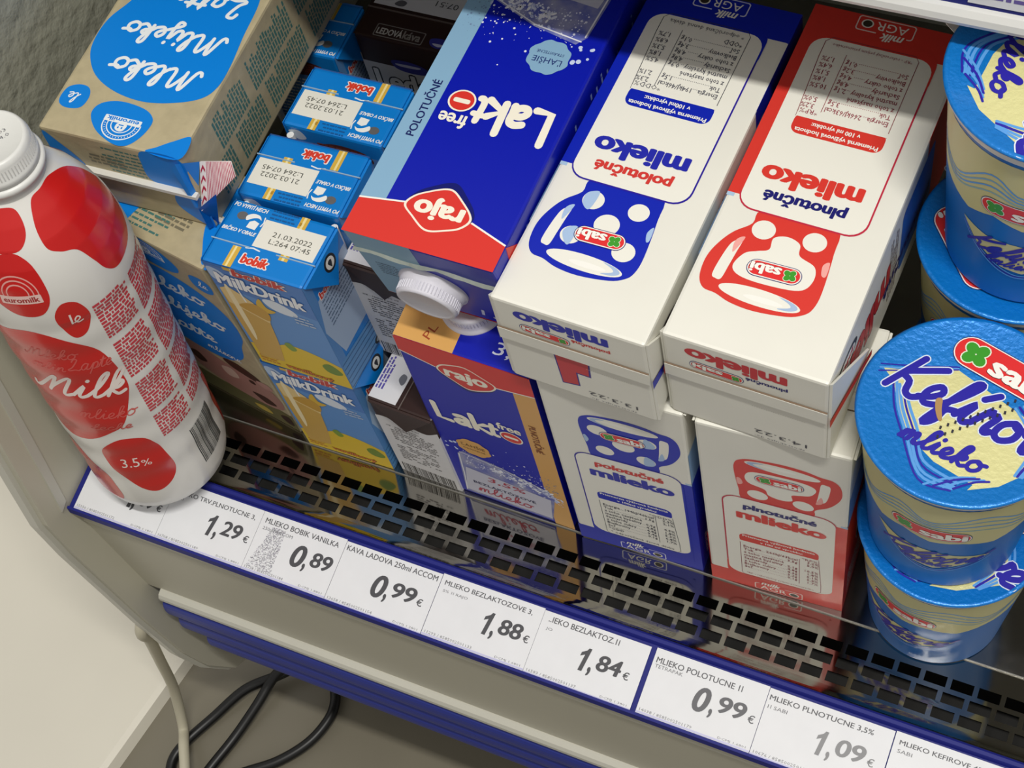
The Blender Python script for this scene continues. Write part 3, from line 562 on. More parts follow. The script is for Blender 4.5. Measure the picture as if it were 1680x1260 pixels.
# ------------------------------------------------------------------ small vanilla drink cartons
BW, BT, BH = .0598, .0398, .1052
CY = '0880D6'; CYM = mat('cyan_card', CY, rough=.36, var=.06, vscale=25); GOLD = pm('D9B24A', rough=.3)
def bobik():
    w, t, h = BW, BT, BH; R_ = pm('D8402E'); WT = pm('F0F0EC'); A = Art()
    A.rect(pm('5E92D0'), 0, 0, 59.8, 105.2, 1); A.poly(pm('4A7EC4'), [(0, 82), (59.8, 74), (59.8, 105), (0, 105)], 2); A.blob(pm('DCE4EE'), [(28, 80), (36, 82), (45, 77), (47, 72), (40, 70), (31, 73)], 3); A.blob(pm('B4CAE4'), [(1, 100), (8, 99), (12, 92), (6, 88), (1, 90)], 3)
    YL = pm('D8B038'); A.blob(pm('E2C428'), [(.3, 24), (14, 26), (30, 33), (45, 29), (59.5, 24), (59.5, .3), (.3, .3)], 3, 4) if False else A.poly(pm('E0BE24'), crom([(.3, 22), (14, 24), (28, 33), (44, 31), (59.5, 24)], False) + [(59.6, .3), (.2, .3)], 3)
    A.blob(pm('6E8A2A'), [(46, 20), (52, 24), (58, 17), (54, 13), (48, 14)], 4); A.blob(pm('7E9A34'), [(26, 33), (30, 36), (33, 30), (29, 27)], 4)
    A.poly(pm('CDA550'), crom([(2, 80), (1.6, 50), (3, 8)], False) + crom([(18.7, 10), (22, 30), (24.5, 56)], False), 5); A.poly(pm('E3C88A'), [(2, 80), (8, 84), (14, 79), (20, 73), (26, 60), (24.5, 54), (14, 60), (3, 66)], 6); A.blob(pm('C79A3C'), [(9, 66), (20, 72), (27, 66), (25, 57), (17, 60)], 7, 5); A.blob(pm('F0E0B4'), [(6, 80), (9, 81), (9, 40), (6, 30)], 7); A.line(WT, [(14, 92), (15.5, 72)], 1.1, 8)
    A.blob(YL, [(22, 72), (26, 80), (28, 72), (33, 70), (27, 66)], 7)
    for dx, m_, L in ((.0, '5A1A1A', 5), (0, 'E8E0DC', 6), (0, 'C83C34', 7)): A.text(pm(m_), 'bobik', 32.5, 101.3, w=31 + (2 if L < 7 else 0), h=6.8, bold=.1 if L < 7 else .05, shear=.1, L=L, res=2)
    for m_, L, bo in (('3F66A6', 8, .08), ('F0F2F4', 9, .045)): A.text(pm(m_), 'MilkDrink', 30, 89.3, w=52, h=10.5, bold=bo, L=L, res=3, rot=-5)
    A.text(pm('7A4A10'), 'vanilkový', 33.5, 4.3, w=31, h=5.6, bold=.06, L=6, res=2, rot=-3); A.text(pm('D8742A'), 'vanilkový', 33.5, 4.5, w=30, h=5, bold=.02, L=7, res=2, rot=-3)
    A.words(pm('B8C6DA'), 44, 62, 56, 72, 3, 1.4, 5, 3); A.rect(GOLD, 12.5, 102, 17, 105, 8); A.rect(CYM, 0, 103.8, 12, 105.1, 7)
    A.words(pm('C07A2A'), 2, 3, 14, 10, 2.6, 1.3, 5, 5)
    P = Art()
    P.rect(GOLD, 12.7, .4, 17.6, 13.2, 2); P.rect(pm('F0DFA0'), 14.2, .4, 15.4, 13.2, 3); P.rect(GOLD, 39.8, 12, 45, 16, 2); P.rect(pm('F0DFA0'), 41.6, 12, 43, 16, 3); P.rect(GOLD, 40.2, 32, 45, 39.6, 2); P.rect(pm('F0DFA0'), 41.8, 32, 43.2, 39.6, 3); P.rect(pm('B88A2E'), 40.6, 34, 42.0, 36, 4)
    P.rect(pm('E9E7DC'), 22.3, 15.6, 58, 32.4, 3); P.text(pm('55554E'), '21.03.2022', 41.5, 25.2, w=23, h=3, L=4, res=2); P.text(pm('55554E'), 'L:264 07:45', 42, 20.8, w=24, h=3, L=4, res=2)
    P.text(pm('F2ECE8'), 'bobik', 28.4, 7.4, w=16.6, h=5.8, bold=.12, shear=.1, L=3, res=3); P.text(pm('D8402E'), 'bobik', 28.4, 7.4, w=15.4, h=5.2, bold=.06, shear=.1, L=4, res=3)
    P.text(WT, 'PO VYPITÍ NECH', 11, 37.2, w=20, h=2.9, bold=.04, shear=.2, L=3, res=2); P.text(WT, 'BRČKO V OBALE', 11.2, 22.4, w=20, h=2.9, bold=.04, shear=.2, L=3, res=2)
    P.ell(mat('silver_print', '8E8E90', rough=.3, metal=.6), 8.6, 31, 3.1, 2.5, 3, n=18); P.blob(WT, [(11, 31.5), (14, 33.6), (18, 33.4), (20, 31), (18, 31.8), (15, 31), (12, 29)], 3); P.poly(WT, [(13.8, 25), (19.2, 24.6), (19.8, 29), (16.5, 30), (14.2, 28.6)], 3); P.line(WT, [(21.2, 27.5), (22, 30), (21.4, 33)], .7, 3)
    P.words(pm('1A5A9A'), 23.5, 33, 39, 39, 2.2, .9, 3, 7); P.rect(pm('0A6ABC'), 0, 14.0, 22.3, 14.5, 2); P.line(pm('E8ECF0'), [(20, 13.6), (24, 14.4), (28, 13.7)], .8, 4)
    Q = Art()                                                                    # right side: crate, lettering
    Q.rect(CYM, 0, 74, 39.8, 105, 1); Q.poly(pm('A9BFD8'), [(1, 60), (6, 84), (36, 90), (39.6, 90), (39.6, 30), (8, 30)], 2); Q.rect(pm('5A8EC8'), 0, 0, 6, 105, 1)
    Q.text(pm('F0E8E4'), 'bobik', 16.5, 85, w=17, h=6, bold=.1, L=5, res=2, rot=0); Q.text(pm('D8402E'), 'bobik', 16.5, 85, w=16, h=5.4, bold=.04, L=6, res=2)
    Q.words(pm('5A7290'), 8, 56, 38, 80, 3.1, 1.0, 4, 12); Q.poly(pm('5C94C8'), [(1, 28), (39.6, 22), (39.6, .3), (.3, .3)], 3)
    for k in range(6): Q.line(pm('2F5E92'), [(1, 25 - 4.6 * k), (39, 19.5 - 4.3 * k)], .8, 4)
    Q.ell(pm('20262C'), 34, 2.8, 4, 3.4, 5); Q.ell(pm('8A949C'), 34, 2.8, 2.4, 2, 6)
    BK = Art(); BK.rect(pm('5E92D0'), 0, 0, 59.8, 92, 1); BK.blob(pm('5A2A20'), [(17, 92), (30, 97), (47, 95), (50, 87), (30, 84), (16, 86)], 3); BK.words(pm('8A4030'), 18, 86, 48, 95, 2.2, 1.2, 4, 6); BK.blob(pm('C9D4E0'), [(2, 100), (9, 102), (12, 96), (6, 94)], 3); BK.words(pm('E8ECF0'), 6, 10, 54, 80, 3.2, 1.3, 2, 8)
    mb = MB(); mb.bbox((w, t, h), .0018, lambda ce, no: pm('E0BE24') if (ce.z < .0035 and no.y < -.5) else CYM, cuts=((2, .0035),))
    F = faces(w, t, h); mb.art(A, F['front']); mb.art(P, F['top']); mb.art(Q, F['right']); mb.art(BK, F['back']); mb.art(Q, F['left'])
    root = thing('drink_carton'); mb.build('body', root)
    fin = MB(); fin.box((-w / 2 - .001, -t / 2 + .0138, h), (-w / 2 + .022, -t / 2 + .0144, h + .0007), mat('fin_light', '9CB8CC')); fin.box((w / 2 - .022, -t / 2 + .0138, h), (w / 2 + .0008, -t / 2 + .0144, h + .0007), MATS['fin_light']); fin.build('seam_fin', root)
    for s_ in (-1, 1):
        e = MB(); a2, b2, c2 = ear(e, s_, w, t, h, CYM, lift=.0035, drop=.62)
        if s_ > 0:
            a_, b_, c_ = Vector(a2), Vector(b2), Vector(c2); ar = Art(); ar.ell(pm('22262A'), 22, 6.8, 5.2, 5.2, 1); ar.ell(pm('DCDED8'), 22, 6.8, 3.7, 3.7, 2); ar.ell(pm('30343A'), 22, 7.6, 1.7, 1.1, 3); ar.poly(pm('30343A'), [(20.4, 7), (23.6, 7), (22, 3.6)], 3)
            vv = ((a_ + b_) / 2 - c_); e.art(ar, plane(c_ + vv - (b_ - a_).normalized() * .019 - vv * 1.0 * .62, (b_ - a_), vv))
        e.build('corner_flap', root)
    st = MB(); st.tube([(w / 2 - .006, t / 2 + .0022, .012), (w / 2 - .004, t / 2 + .0022, h - .006)], .0021, mat('straw_white', 'E6E6E2', rough=.3), 10); st.build('straw', root)
    return root
bo = bobik(); tag(bo, 'small blue vanilla drink carton at the front, its top in full view', 'drink carton', 'small blue drink cartons')
stand(bo, -.2674, .0012, -.0037, BW, BT, BH + .0004)
G = 'small blue drink cartons'
c = dup(bo, 'small blue vanilla drink carton standing on the metal deck, under another', G); stand(c, -.2688, .0009, .0139, BW, BT)
def back_turned(label, x, y, yaw, z): o = dup(bo, label, G); place(o, T(x, y, z) @ RZ(yaw) @ T(BW / 2, BT / 2, 0) @ RZ(math.pi)); return o
back_turned('small blue drink carton turned about, second from the front in its row', -.2685, .0445, .02, BH + .0004)
back_turned('small blue drink carton turned about, third from the front in its row', -.2660, .0925, .006, BH + .0004)
G2 = 'hidden lower drink cartons'
back_turned('lower small blue drink carton under the second one of its row', -.2685, .0445, .02, 0)['group'] = G2
back_turned('lower small blue drink carton under the third one of its row', -.2660, .0925, .006, 0)['group'] = G2
back_turned('small blue drink carton in the dark behind the others, beside the iced coffee', -.3345, .157, .03, .0795)

# ------------------------------------------------------------------ iced coffee cartons
KW, KT, KH = .063, .0422, .0930
BROWN = '33211D'; BRM = pm(BROWN, rough=.4)
def coffee():
    w, t, h = KW, KT, KH; WT = pm('DAD9DA'); A = Art(); A.rect(WT, 0, 0, 63, 71, 1); DK_ = pm('201C1E')
    A.text(DK_, 'Ledová', 33, 57, w=56, h=17, bold=.085, L=3); A.text(pm('F2F0EE'), 'Ledová', 33, 57, w=55, h=16, bold=.04, L=4); A.text(DK_, 'káva', 37, 36, w=40, h=17, bold=.06, L=3); A.text(pm('8A8684'), 'káva', 37, 36, w=39, h=16, bold=.0, L=4)
    A.poly(BRM, [(4, 50), (14, 40), (22, 24), (12, 30)], 2); A.blob(pm('3A3A96'), [(20, 76), (28, 78), (38, 77), (44, 73), (40, 69), (30, 68), (22, 70)], 3); A.blob(pm('C8C8E0'), [(23, 74.5), (38, 75), (36, 73), (25, 72.6)], 4)
    P = Art()
    P.rr(pm('8A8580'), 11, 2, 42, 11, 1, 2); P.rr(BRM, 11.6, 2.6, 41.4, 10.4, .8, 3); P.text(pm('C8C4BE'), 'LEDOVÁ', 20.5, 6.6, w=16, h=5.6, bold=.03, L=4, res=2); P.text(pm('8E8882'), 'káva', 34.5, 6.6, w=11, h=5.6, bold=.03, L=4, res=2)
    P.blob(pm('3A3A96'), [(46, 8), (52, 9.4), (58, 8), (57, 4), (52, 2.2), (47, 4)], 3); P.blob(pm('C8C8DC'), [(48, 5), (52, 5.5), (56, 5), (52, 3.4)], 4)
    P.rect(pm('D9D8DA'), 1.5, 24.2, 61, 41.9, 2); P.words(pm('5A50A0'), 8, 36, 30, 41, 1.9, 1.1, 3, 4); P.blob(pm('8A8A90', metal=.6), [(14, 27), (17, 30), (21, 29), (20, 26), (16, 25.6)], 3) ; P.text(pm('4A4A4E'), '07:51', 45, 33, w=14, h=4, L=3, res=2, rot=180)
    P2 = Art()
    Q = Art(); Q.poly(WT, crom([(0, 73), (8, 74.5), (15, 70), (24, 71.5), (33, 70), (42.2, 77)], False) + [(42.2, 0), (0, 0)], 1)
    tq = pm('5E5A58'); Q.text(tq, '250 ml', 24, 68, w=8, h=1.6, L=3, res=1); Q.words(tq, 7, 44, 36, 62, 2.4, .9, 3, 14, fill=.8); Q.words(tq, 6, 20, 33, 41, 2.4, .9, 3, 15, fill=.7); Q.text(tq, 'CZ - Nápoj z mlieka', 16, 64, w=22, h=1.6, bold=.02, L=4, res=1)
    Q.bars(pm('3A3634'), 2.5, .8, 39, 12.5, 3, 5)
    mb = MB(); mb.bbox((w, t, h), .0014, lambda ce, no: WT if ce.z < .070 else BRM, cuts=((2, .070),))
    F = faces(w, t, h); mb.art(A, F['front']); mb.art(P, F['top']); mb.art(Q, F['left']); mb.art(Q, F['right']); mb.art(A, F['back'])
    root = thing('coffee_carton'); mb.build('body', root)
    fin = MB(); fin.box((-w / 2 - .0005, -t / 2 + .0208, h), (w / 2 + .0005, -t / 2 + .0214, h + .0009), mat('fin_brown', '6A5E58')); fin.build('seam_fin', root)
    for s_ in (-1, 1): e = MB(); ear(e, s_, w, t, h, BRM, lift=.0012, drop=.6); e.build('corner_flap', root)
    return root
kf = coffee(); tag(kf, 'white and brown iced coffee carton standing on the metal deck, barcode side forward', 'coffee carton', 'iced coffee cartons')
def side_on(o, x, y, yaw, z): return place(o, T(x, y, z) @ RZ(yaw) @ T(KT / 2, KW / 2, 0) @ RZ(math.pi / 2))
side_on(kf, -.2042, .0039, -.05, 0)
k2 = dup(kf, 'iced coffee carton stacked on another, wedged behind the white screw cap'); side_on(k2, -.2085, .0345, -.03, KH + .0012)
k3 = dup(kf, 'dark iced coffee carton standing far back in the shade, name side forward'); stand(k3, -.2705, .177, .0, KW, KT, KH + .0012)
k4 = dup(kf, 'lower iced coffee carton hidden beneath the one in the shade'); stand(k4, -.2705, .177, .0, KW, KT, 0)
# white marks of the lower coffee carton's top (printed box at its rear half)

# ------------------------------------------------------------------ kefir cups
FOIL = mat('foil_blue', '0A7CD2', rough=.34, metal=.25, coat=.3, bump=.25, bscale=420)
FOILY = mat('foil_yellow', 'DDD89A', rough=.4, metal=.1, bump=.25, bscale=420)
CUPB = mat('cup_blue', '0C68B8', rough=.36, spec=.35); CUPY = mat('cup_yellow', 'CFC98E', rough=.38, spec=.4); CUPW = mat('cup_white', 'DAD8D2', rough=.35)
PUR, SKY = pm('2A22A0'), pm('5A9CE0')
CH, CR0, CR1, CRL = .1140, .0365, .0438, .0462
def crad(z): return CR0 + (CR1 - CR0) * min(max(z / .106, 0), 1)
def lid_art():
    A = Art()
    A.poly(FOILY, [(-38.5, 9.5), (-33, 10.5), (-24, 13), (-8, 18), (24, 4), (40, -8), (37, -16), (22, -31), (10.5, -36.5), (12, -33.5), (-6, -28), (-22, -17.5), (-28, -6), (-32.5, 4.5)], 1)
    for k in range(5):
        A.line((PUR, SKY, SKY, PUR, SKY)[k], [(-33 + 1.7 * k, 6 - 1.2 * k), (-29 + 1.8 * k, -7), (-22.5 + 1.6 * k, -18.5 + .6 * k), (-10, -29 - 2.2 * (4 - k)), (4 + .5 * k, -39 + 1.1 * k)], .9 if k in (0, 3) else 1.3, 2, smooth=True)
    for k in range(4): A.line((SKY, PUR, SKY, PUR)[k], [(-7 + 4 * k, -39.5 + .6 * k), (2 + 3.4 * k, -33.5 + .4 * k), (12 + 2 * k, -30)], 1.0, 3, smooth=True)
    for k in range(4): A.line((SKY, SKY, PUR, SKY)[k], [(24 - 1.5 * k, 10 - k), (33 - 2.2 * k, 2 - k), (37 - 2.2 * k, -10), (30 - k, -24)], 1.2, 2, smooth=True)
    for k in range(3): A.line((PUR, SKY, PUR)[k], [(-40, 7.5 + 1.8 * k), (-26, 12 + 1.2 * k), (-8, 18 + .7 * k)], .7, 2, smooth=True)
    A.script(pm('DDE6F2'), 'Kefírové', -36, 2.2, 79, 10.6, 4.2, 4, rot=-13, shear=.3); A.script(PUR, 'Kefírové', -36, 2.2, 79, 10.6, 3.1, 5, rot=-13, shear=.3)
    A.script(PUR, 'mlieko', -23.5, -21.0, 37, 5.4, 1.9, 5, rot=-11, shear=.3)
    pill(A, 10.5, 23.4, 47, 15.2, 6, rot=-.30, side=-1)
    rnd = random.Random(2)
    for ln in range(2):
        for k in range(11): x, y = -8 + 2.6 * k, -12.5 - 4.6 * ln + 2.2 * k; A.rect(pm('30303A'), x, y, x + .9, y + 1.6, 12)
    A.blob(pm('B08A5A'), [(-13, 1), (-10.5, 2), (-9.5, -3), (-8, -8), (-9.5, -8.5), (-12, -4)], 12, 3)
    return A
def cup_art(pin=True):
    A = Art()
    A.poly(CUPY, [(-180, 70), (-150, 62), (-126, 58), (-108, 64), (-90, 60), (-70, 63), (-50, 60), (-30, 66), (0, 70), (60, 62), (120, 66), (180, 70), (180, 104), (-180, 104)], 1)
    for k in range(4): A.line((SKY, pm('7AA8C8'), SKY, pm('8AB0B8'))[k], [(-170, 86 - 3 * k), (-140, 74 - 2 * k), (-112, 92 - 4 * k), (-92, 84 - 2 * k), (-60, 95 - 5 * k), (-30, 80 - 3 * k), (0, 88)], 1.0, 2, smooth=True)
    for x0 in (-91, 89):
        A.poly(CUPY, [(x0 - 38, 50), (x0 - 20, 47), (x0, 48), (x0 + 22, 46), (x0 + 42, 43), (x0 + 26, 34), (x0 + 6, 26), (x0 - 8, 28), (x0 - 26, 38)], 2)
        for k in range(3): A.line((SKY, PUR, SKY)[k], [(x0 - 37, 49 - k), (x0 - 26, 37 - k), (x0 - 8, 27 - 1.3 * k), (x0 + 8, 24.5 - k), (x0 + 30, 35 - 2 * k), (x0 + 43, 42 - k)], .8, 3, smooth=True)
        A.script(PUR, 'Kefírové', x0 - 33, 36.2, 66, 6.2, 1.9, 5, shear=1.2); A.script(PUR, 'mlieko', x0 - 15, 29.4, 30, 3.4, 1.1, 5, shear=1.0)
        B = Art(); pill(B, 0, 0, 36.5, 10.4, 5)
        for vs, fs, m, L in B.items: A.raw(m, [(x0 + p[0] * 1.37, 71 + p[1]) for p in vs], fs, L)
    return A
LIDART = lid_art(); CUPART = cup_art()
def kefir():
    root = thing('kefir_cup'); b = MB(); z1 = .106
    b.lathe([(.0325, .0014), (.0335, .0), (CR0 - .0006, .0), (CR0, .0012), (crad(.05), .05), (CR1, z1), (CR1 + .0002, .1085), (CRL - .0012, .1092), (CRL - .0004, .110), (CRL - .0004, .1125)], CUPB, n=72, mf=lambda i: CUPW if i > 4 else (CUPW if i < 2 else CUPB))
    a, fm = wrap(CUPART, crad); b.art(a, fm); b.build('cup', root)
    l = MB(); l.lathe([(CRL - .0006, .1122), (CRL + .0003, .1126), (CRL + .0004, .1134), (CRL - .0006, .1139), (CRL - .0016, .1139), (CRL - .0024, .1136), (.0002, .1136)], FOIL, n=80)
    tb = [(math.cos(t) * (CRL - .0016), math.sin(t) * (CRL - .0016), .1138) for t in [math.radians(210 + 5 * k) for k in range(9)]]
    outer = [(math.cos(t) * (CRL + .011 * math.sin(math.radians(22.5 * k)) ** .6 + .0001), math.sin(t) * (CRL + .011 * math.sin(math.radians(22.5 * k)) ** .6 + .0001), .1132 - .004 * math.sin(math.radians(22.5 * k))) for k, t in enumerate([math.radians(210 + 5 * k) for k in range(9)])]
    l.art(LIDART, plane((0, 0, .1136), (1, 0, 0), (0, 1, 0))); lo = l.build('foil_lid', root)
    global TABMESH; t = MB(); n = len(tb); vs = tb + outer + [(p[0], p[1], p[2] - .0004) for p in tb + outer]
    t.add(vs, [(i, i + 1, n + i + 1, n + i) for i in range(n - 1)] + [(2 * n + i, 3 * n + i, 3 * n + i + 1, 2 * n + i + 1) for i in range(n - 1)] + [(n + i, n + i + 1, 3 * n + i + 1, 3 * n + i) for i in range(n - 1)], mat('foil_bare', 'D0CEC8', rough=.35, metal=.35, bump=.5, bscale=160)); TABMESH = t
    return root
kc = kefir(); tag(kc, 'blue kefir cup at the front, uppermost of the nearer stack, lid fully showing', 'kefir cup', 'blue kefir cups')
place(kc, T(.1148, .0262, CH + .0004) @ RZ(0))
GK = 'blue kefir cups'
def cup(label, x, y, z, deg, lid):
    o = dup(kc, label, GK); place(o, T(x, y, z) @ RZ(math.radians(deg))); o.children[0 if 'lid' in o.children[0].name else 1].rotation_euler = (0, 0, math.radians(lid - deg)); return o
cup('blue kefir cup at the bottom of the nearer stack, on the metal deck', .1196, .0275, 0, -16, -18)
rc = cup('blue kefir cup topmost of the rear stack, lid under the upper shelf edge', .1175, .1205, 2 * CH + .0008, 0, -80)
to = TABMESH.build('pull_tab', [c for c in rc.children if 'lid' in c.name][0]); to['label'] = 'bare foil pull tab'
cup('blue kefir cup in the middle of the rear stack', .1150, .1200, CH + .0004, -20, 145)
cup('blue kefir cup at the bottom of the rear stack', .1180, .1210, 0, 10, 40)

# ------------------------------------------------------------------ milk bottle
BTW = mat('bottle_white', 'E4E2DC', rough=.3, coat=.2); BCAP = mat('bottle_cap', 'DEDEDA', rough=.38, bump=.05, bscale=300)
BRD = mat('bottle_red', 'CC1E1C', rough=.26, coat=.4); PNK = pm('E6A49C')
PROF = [(.028, .0018), (.033, .0), (.0375, .002), (.0408, .007), (.0425, .016), (.0425, .028)]
zz = .034
while zz < .200: PROF.append((.0425 - .0007 * (1 - math.cos((zz - .03) / .0262 * 2 * math.pi)) / 2, zz)); zz += .0033
PROF += [(.0425, .204), (.0424, .212), (.0418, .222), (.0403, .232), (.0374, .243), (.0328, .254), (.0272, .263), (.0226, .269), (.0200, .2725)]
def brad(z):
    for (r0, z0), (r1, z1) in zip(PROF, PROF[1:]):
        if z0 <= z <= z1 and z1 > z0: return r0 + (r1 - r0) * (z - z0) / (z1 - z0)
    return PROF[-1][0] if z > .2 else PROF[0][0]
def bottle():
    A = Art()
    A.blob(BRD, [(-118, 192), (-102, 195), (-78, 199), (-58, 191), (-39, 173), (-33, 145), (-36, 129), (-50, 105), (-64, 97), (-85, 89), (-105, 88), (-122, 100), (-128, 140), (-126, 175)], 1)
    A.script(pm('EFE3DC'), 'Milk', -103, 142, 66, 10.5, 2.6, 3, rot=-8, shear=.6)
    for t_, x, y, w_, h_ in (('Mleko', -92, 177, 36, 5), ('Lapte', -66, 164, 30, 5), ('mlin', -92, 166, 24, 3.6), ('mlieko', -80, 116, 42, 5), ('leche', -76, 103, 30, 3.6)): A.script(pm('D4605A'), t_, x, y, w_, h_, .9, 3, rot=-8, shear=.5)
    A.blob(BRD, [(-79, 78), (-62, 89), (-44, 86), (-37, 76), (-34, 65), (-32, 45), (-41, 33), (-56, 28), (-70, 39), (-80, 60)], 1)
    A.text(pm('EFE3DC'), '3.5', -63, 63, w=15, h=9, shear=.15, L=3, res=3); A.text(pm('EFE3DC'), '%', -50.5, 61, w=7.5, h=6, L=3, res=2)
    A.blob(BRD, [(-54, 210), (-46, 218), (-36, 215), (-32, 203), (-39, 192), (-48, 190), (-53, 198)], 1); A.text(pm('EFE3DC'), '1', -45, 205, w=2.4, h=8, shear=.1, L=3); A.script(pm('EFE3DC'), 'e', -44, 201, 6, 5, 1.0, 3)
    A.blob(BRD, [(-67, 253), (-58, 251), (-51, 243), (-50, 226), (-58, 215), (-70, 213), (-82, 217), (-92, 229), (-88, 244), (-78, 251)], 1)
    for r in (11, 8.4, 5.8): A.line(PNK, [(-70 + r * 1.3 * math.cos(a), 233 + r * math.sin(a) - 3) for a in [math.radians(-10 + 200 * k / 20) for k in range(21)]], .9, 3)
    A.rr(pm('E8C4BC'), -84, 223, -55, 228.6, .6, 4); A.text(pm('A02A2A'), 'euromilk', -69.5, 225.8, w=25, h=3.4, bold=.03, L=5, res=2)
    A.blob(BRD, [(-24, 270.5), (-5, 271.6), (20, 271), (46, 263), (56, 246), (50, 229), (34, 218), (16, 215.5), (1, 216), (-7, 222), (-11, 231), (-17, 242), (-28, 246), (-36, 251), (-35, 262)], 1)
    A.blob(BRD, [(-48, 270.5), (-44, 265), (-48, 258), (-60, 253), (-85, 254), (-100, 262), (-88, 270), (-66, 271.5)], 1)
    A.blob(BRD, [(90, 262), (80, 255), (78, 240), (90, 230), (110, 235), (125, 255)], 1)
    A.blob(BRD, [(-132, 76), (-112, 69), (-98, 56), (-88, 36), (-90, 14), (-125, 10)], 1); A.blob(BRD, [(37, 70), (46, 66), (66, 60), (64, 18), (42, 14), (37, 34)], 1); A.blob(BRD, [(70, 200), (100, 210), (120, 170), (100, 120), (72, 140)], 1)
    tr = pm('C83A46')
    for x0, x1, y0, y1, sd in ((-29, 1, 176, 207, 1), (-29, 1, 138, 172, 2), (-29, 1, 103, 134, 3), (-29, 1, 75, 99, 4), (6, 40, 172, 205, 5), (6, 40, 132, 168, 6), (6, 40, 96, 128, 7), (6, 40, 78, 92, 8)):
        A.words(tr, x0, y0, x1, y1, 2.5, 1.7, 2, sd)
    A.bars(pm('3A3A3A'), -9, 27, 21, 64, 3, 9)
    root = thing('milk_bottle', 'white plastic milk bottle with red cow patches standing at the shelf end', 'milk bottle')
    b = MB(); b.lathe(PROF, BTW, n=96); a, fm = wrap(A, brad, da=3.5, dz=2.4); b.art(a, fm); b.build('body', root)
    n_ = MB(); n_.lathe([(.0199, .2715), (.0196, .277), (.0218, .2782), (.0220, .2805), (.0212, .2816), (.0188, .2820)], BCAP, n=64); n_.build('neck_ring', root)
    c = MB(); c.lathe([(.0190, .2822), (.0204, .2824), (.0204, .2858), (.0197, .2866), (.0196, .2935), (.0188, .2958), (.0176, .2968), (.0168, .2966), (.0162, .2962), (.0002, .2962)], BCAP, n=72)
    for k in range(72):
        t = 2 * math.pi * k / 72; cs, sn = math.cos(t), math.sin(t); r = .0197
        c.add([(r * cs - .00035 * sn, r * sn + .00035 * cs, .287), (r * cs + .00035 * sn, r * sn - .00035 * cs, .287), ((r - .0001) * cs + .0003 * sn, (r - .0001) * sn - .0003 * cs, .2925), ((r - .0001) * cs - .0003 * sn, (r - .0001) * sn + .0003 * cs, .2925), ((r + .0003) * cs, (r + .0003) * sn, .287), ((r + .0002) * cs, (r + .0002) * sn, .2925)], [(1, 4, 5, 2), (4, 0, 3, 5)], BCAP)
    ar = Art(); ar.text(pm('6A6A6E'), '21.03', 0, 1.5, w=9, h=2.2, L=1, res=1); ar.text(pm('6A6A6E'), 'L04.0', 0, -2, w=9, h=2.2, L=1, res=1); c.art(ar, plane((.004, .004, .2962), (.5, .85, 0), (-.85, .5, 0)))
    co = c.build('screw_cap', root); co['label'] = 'white screw cap with printed date'
    ax = Vector((.045, .075, 1)).normalized(); e1 = Vector((1, 0, 0)); e1 = (e1 - ax * ax.x).normalized(); e2 = ax.cross(e1)
    place(root, Matrix(((e1.x, e2.x, ax.x, -.3495), (e1.y, e2.y, ax.y, -.0402), (e1.z, e2.z, ax.z, .0125), (0, 0, 0, 1))) @ Matrix.Scale(1.006, 4))
    return root
bottle()

# ------------------------------------------------------------------ chiller: deck, grille, rail, fascia, end panel, shelf
STEEL = mat('steel', 'B2AFA6', rough=.10, metal=1.0, rvar=.05, bump=.03, bscale=25)
STEELD = mat('steel_deck', '9A9892', rough=.13, metal=1.0, rvar=.06)
GREY = mat('chiller_grey', 'C2BEAC', rough=.45, var=.05, vscale=9); GREYL = mat('chiller_light', 'C4C2B6', rough=.4, var=.04, vscale=12)
WALLM = mat('moulded_wall', 'A8A898', rough=.42, bump=1.0, bscale=95, var=.1, vscale=14); DARKC = mat('cavity_dark', '1C1B19', rough=.8)
RAIL = mat('rail_blue', '1C227A', rough=.55, spec=.3); BUMP = mat('bumper_blue', '26338A', rough=.45)
fr = thing('display_chiller', 'grey display chiller with perforated steel front and blue price rail', 'chiller')
X0, X1 = -.402, .75
d_ = MB(); d_.box((X0, .0006, -.0022), (X1, .43, -.0002), STEELD); d_.box((X0, .0002, -.0022), (X1, .0008, -.0001), mat('steel_edge', '8A8882', rough=.45, metal=.6)); d_.build('deck', fr)
g = MB(); zt = -.0012; gz = lambda y: zt - .105 * min(y, 0)
rows_h = [(-.0160, -.0711), (-.0250, -.0741), (-.0347, -.0770)]; hw, hh, pit = .0059, .0031, .0145
ys = [.0006] + [v for yc, _ in rows_h for v in (yc + hh, yc - hh)] + [-.0400]
for i in range(0, len(ys), 2): g.add([(X0, ys[i + 1], gz(ys[i + 1])), (X1, ys[i + 1], gz(ys[i + 1])), (X1, ys[i], gz(ys[i])), (X0, ys[i], gz(ys[i]))], [(0, 1, 2, 3)], STEEL)
for yc, xr in rows_h:
    k = math.ceil((X0 + .012 - xr) / pit); px = X0; y0, y1 = yc - hh, yc + hh; w0, w1 = gz(y0), gz(y1)
    while xr + k * pit + hw < .34:
        a, b = xr + k * pit - hw, xr + k * pit + hw
        g.add([(px, y0, w0), (a, y0, w0), (a, y1, w1), (px, y1, w1)], [(0, 1, 2, 3)], STEEL)
        zb = .0012
        g.add([(a, y0, w0), (b, y0, w0), (b, y1, w1), (a, y1, w1), (a, y0, w0 - zb), (b, y0, w0 - zb), (b, y1, w1 - zb), (a, y1, w1 - zb)], [(0, 4, 5, 1), (1, 5, 6, 2), (2, 6, 7, 3), (3, 7, 4, 0)], STEEL)
        px = b; k += 1
    g.add([(px, y0, w0), (X1, y0, w0), (X1, y1, w1), (px, y1, w1)], [(0, 1, 2, 3)], STEEL)
lipy = [(-.0400, gz(-.04)), (-.0420, gz(-.04) + .0003), (-.0438, gz(-.04) + .0008), (-.0452, gz(-.04) + .0017), (-.0460, gz(-.04) + .0026)]
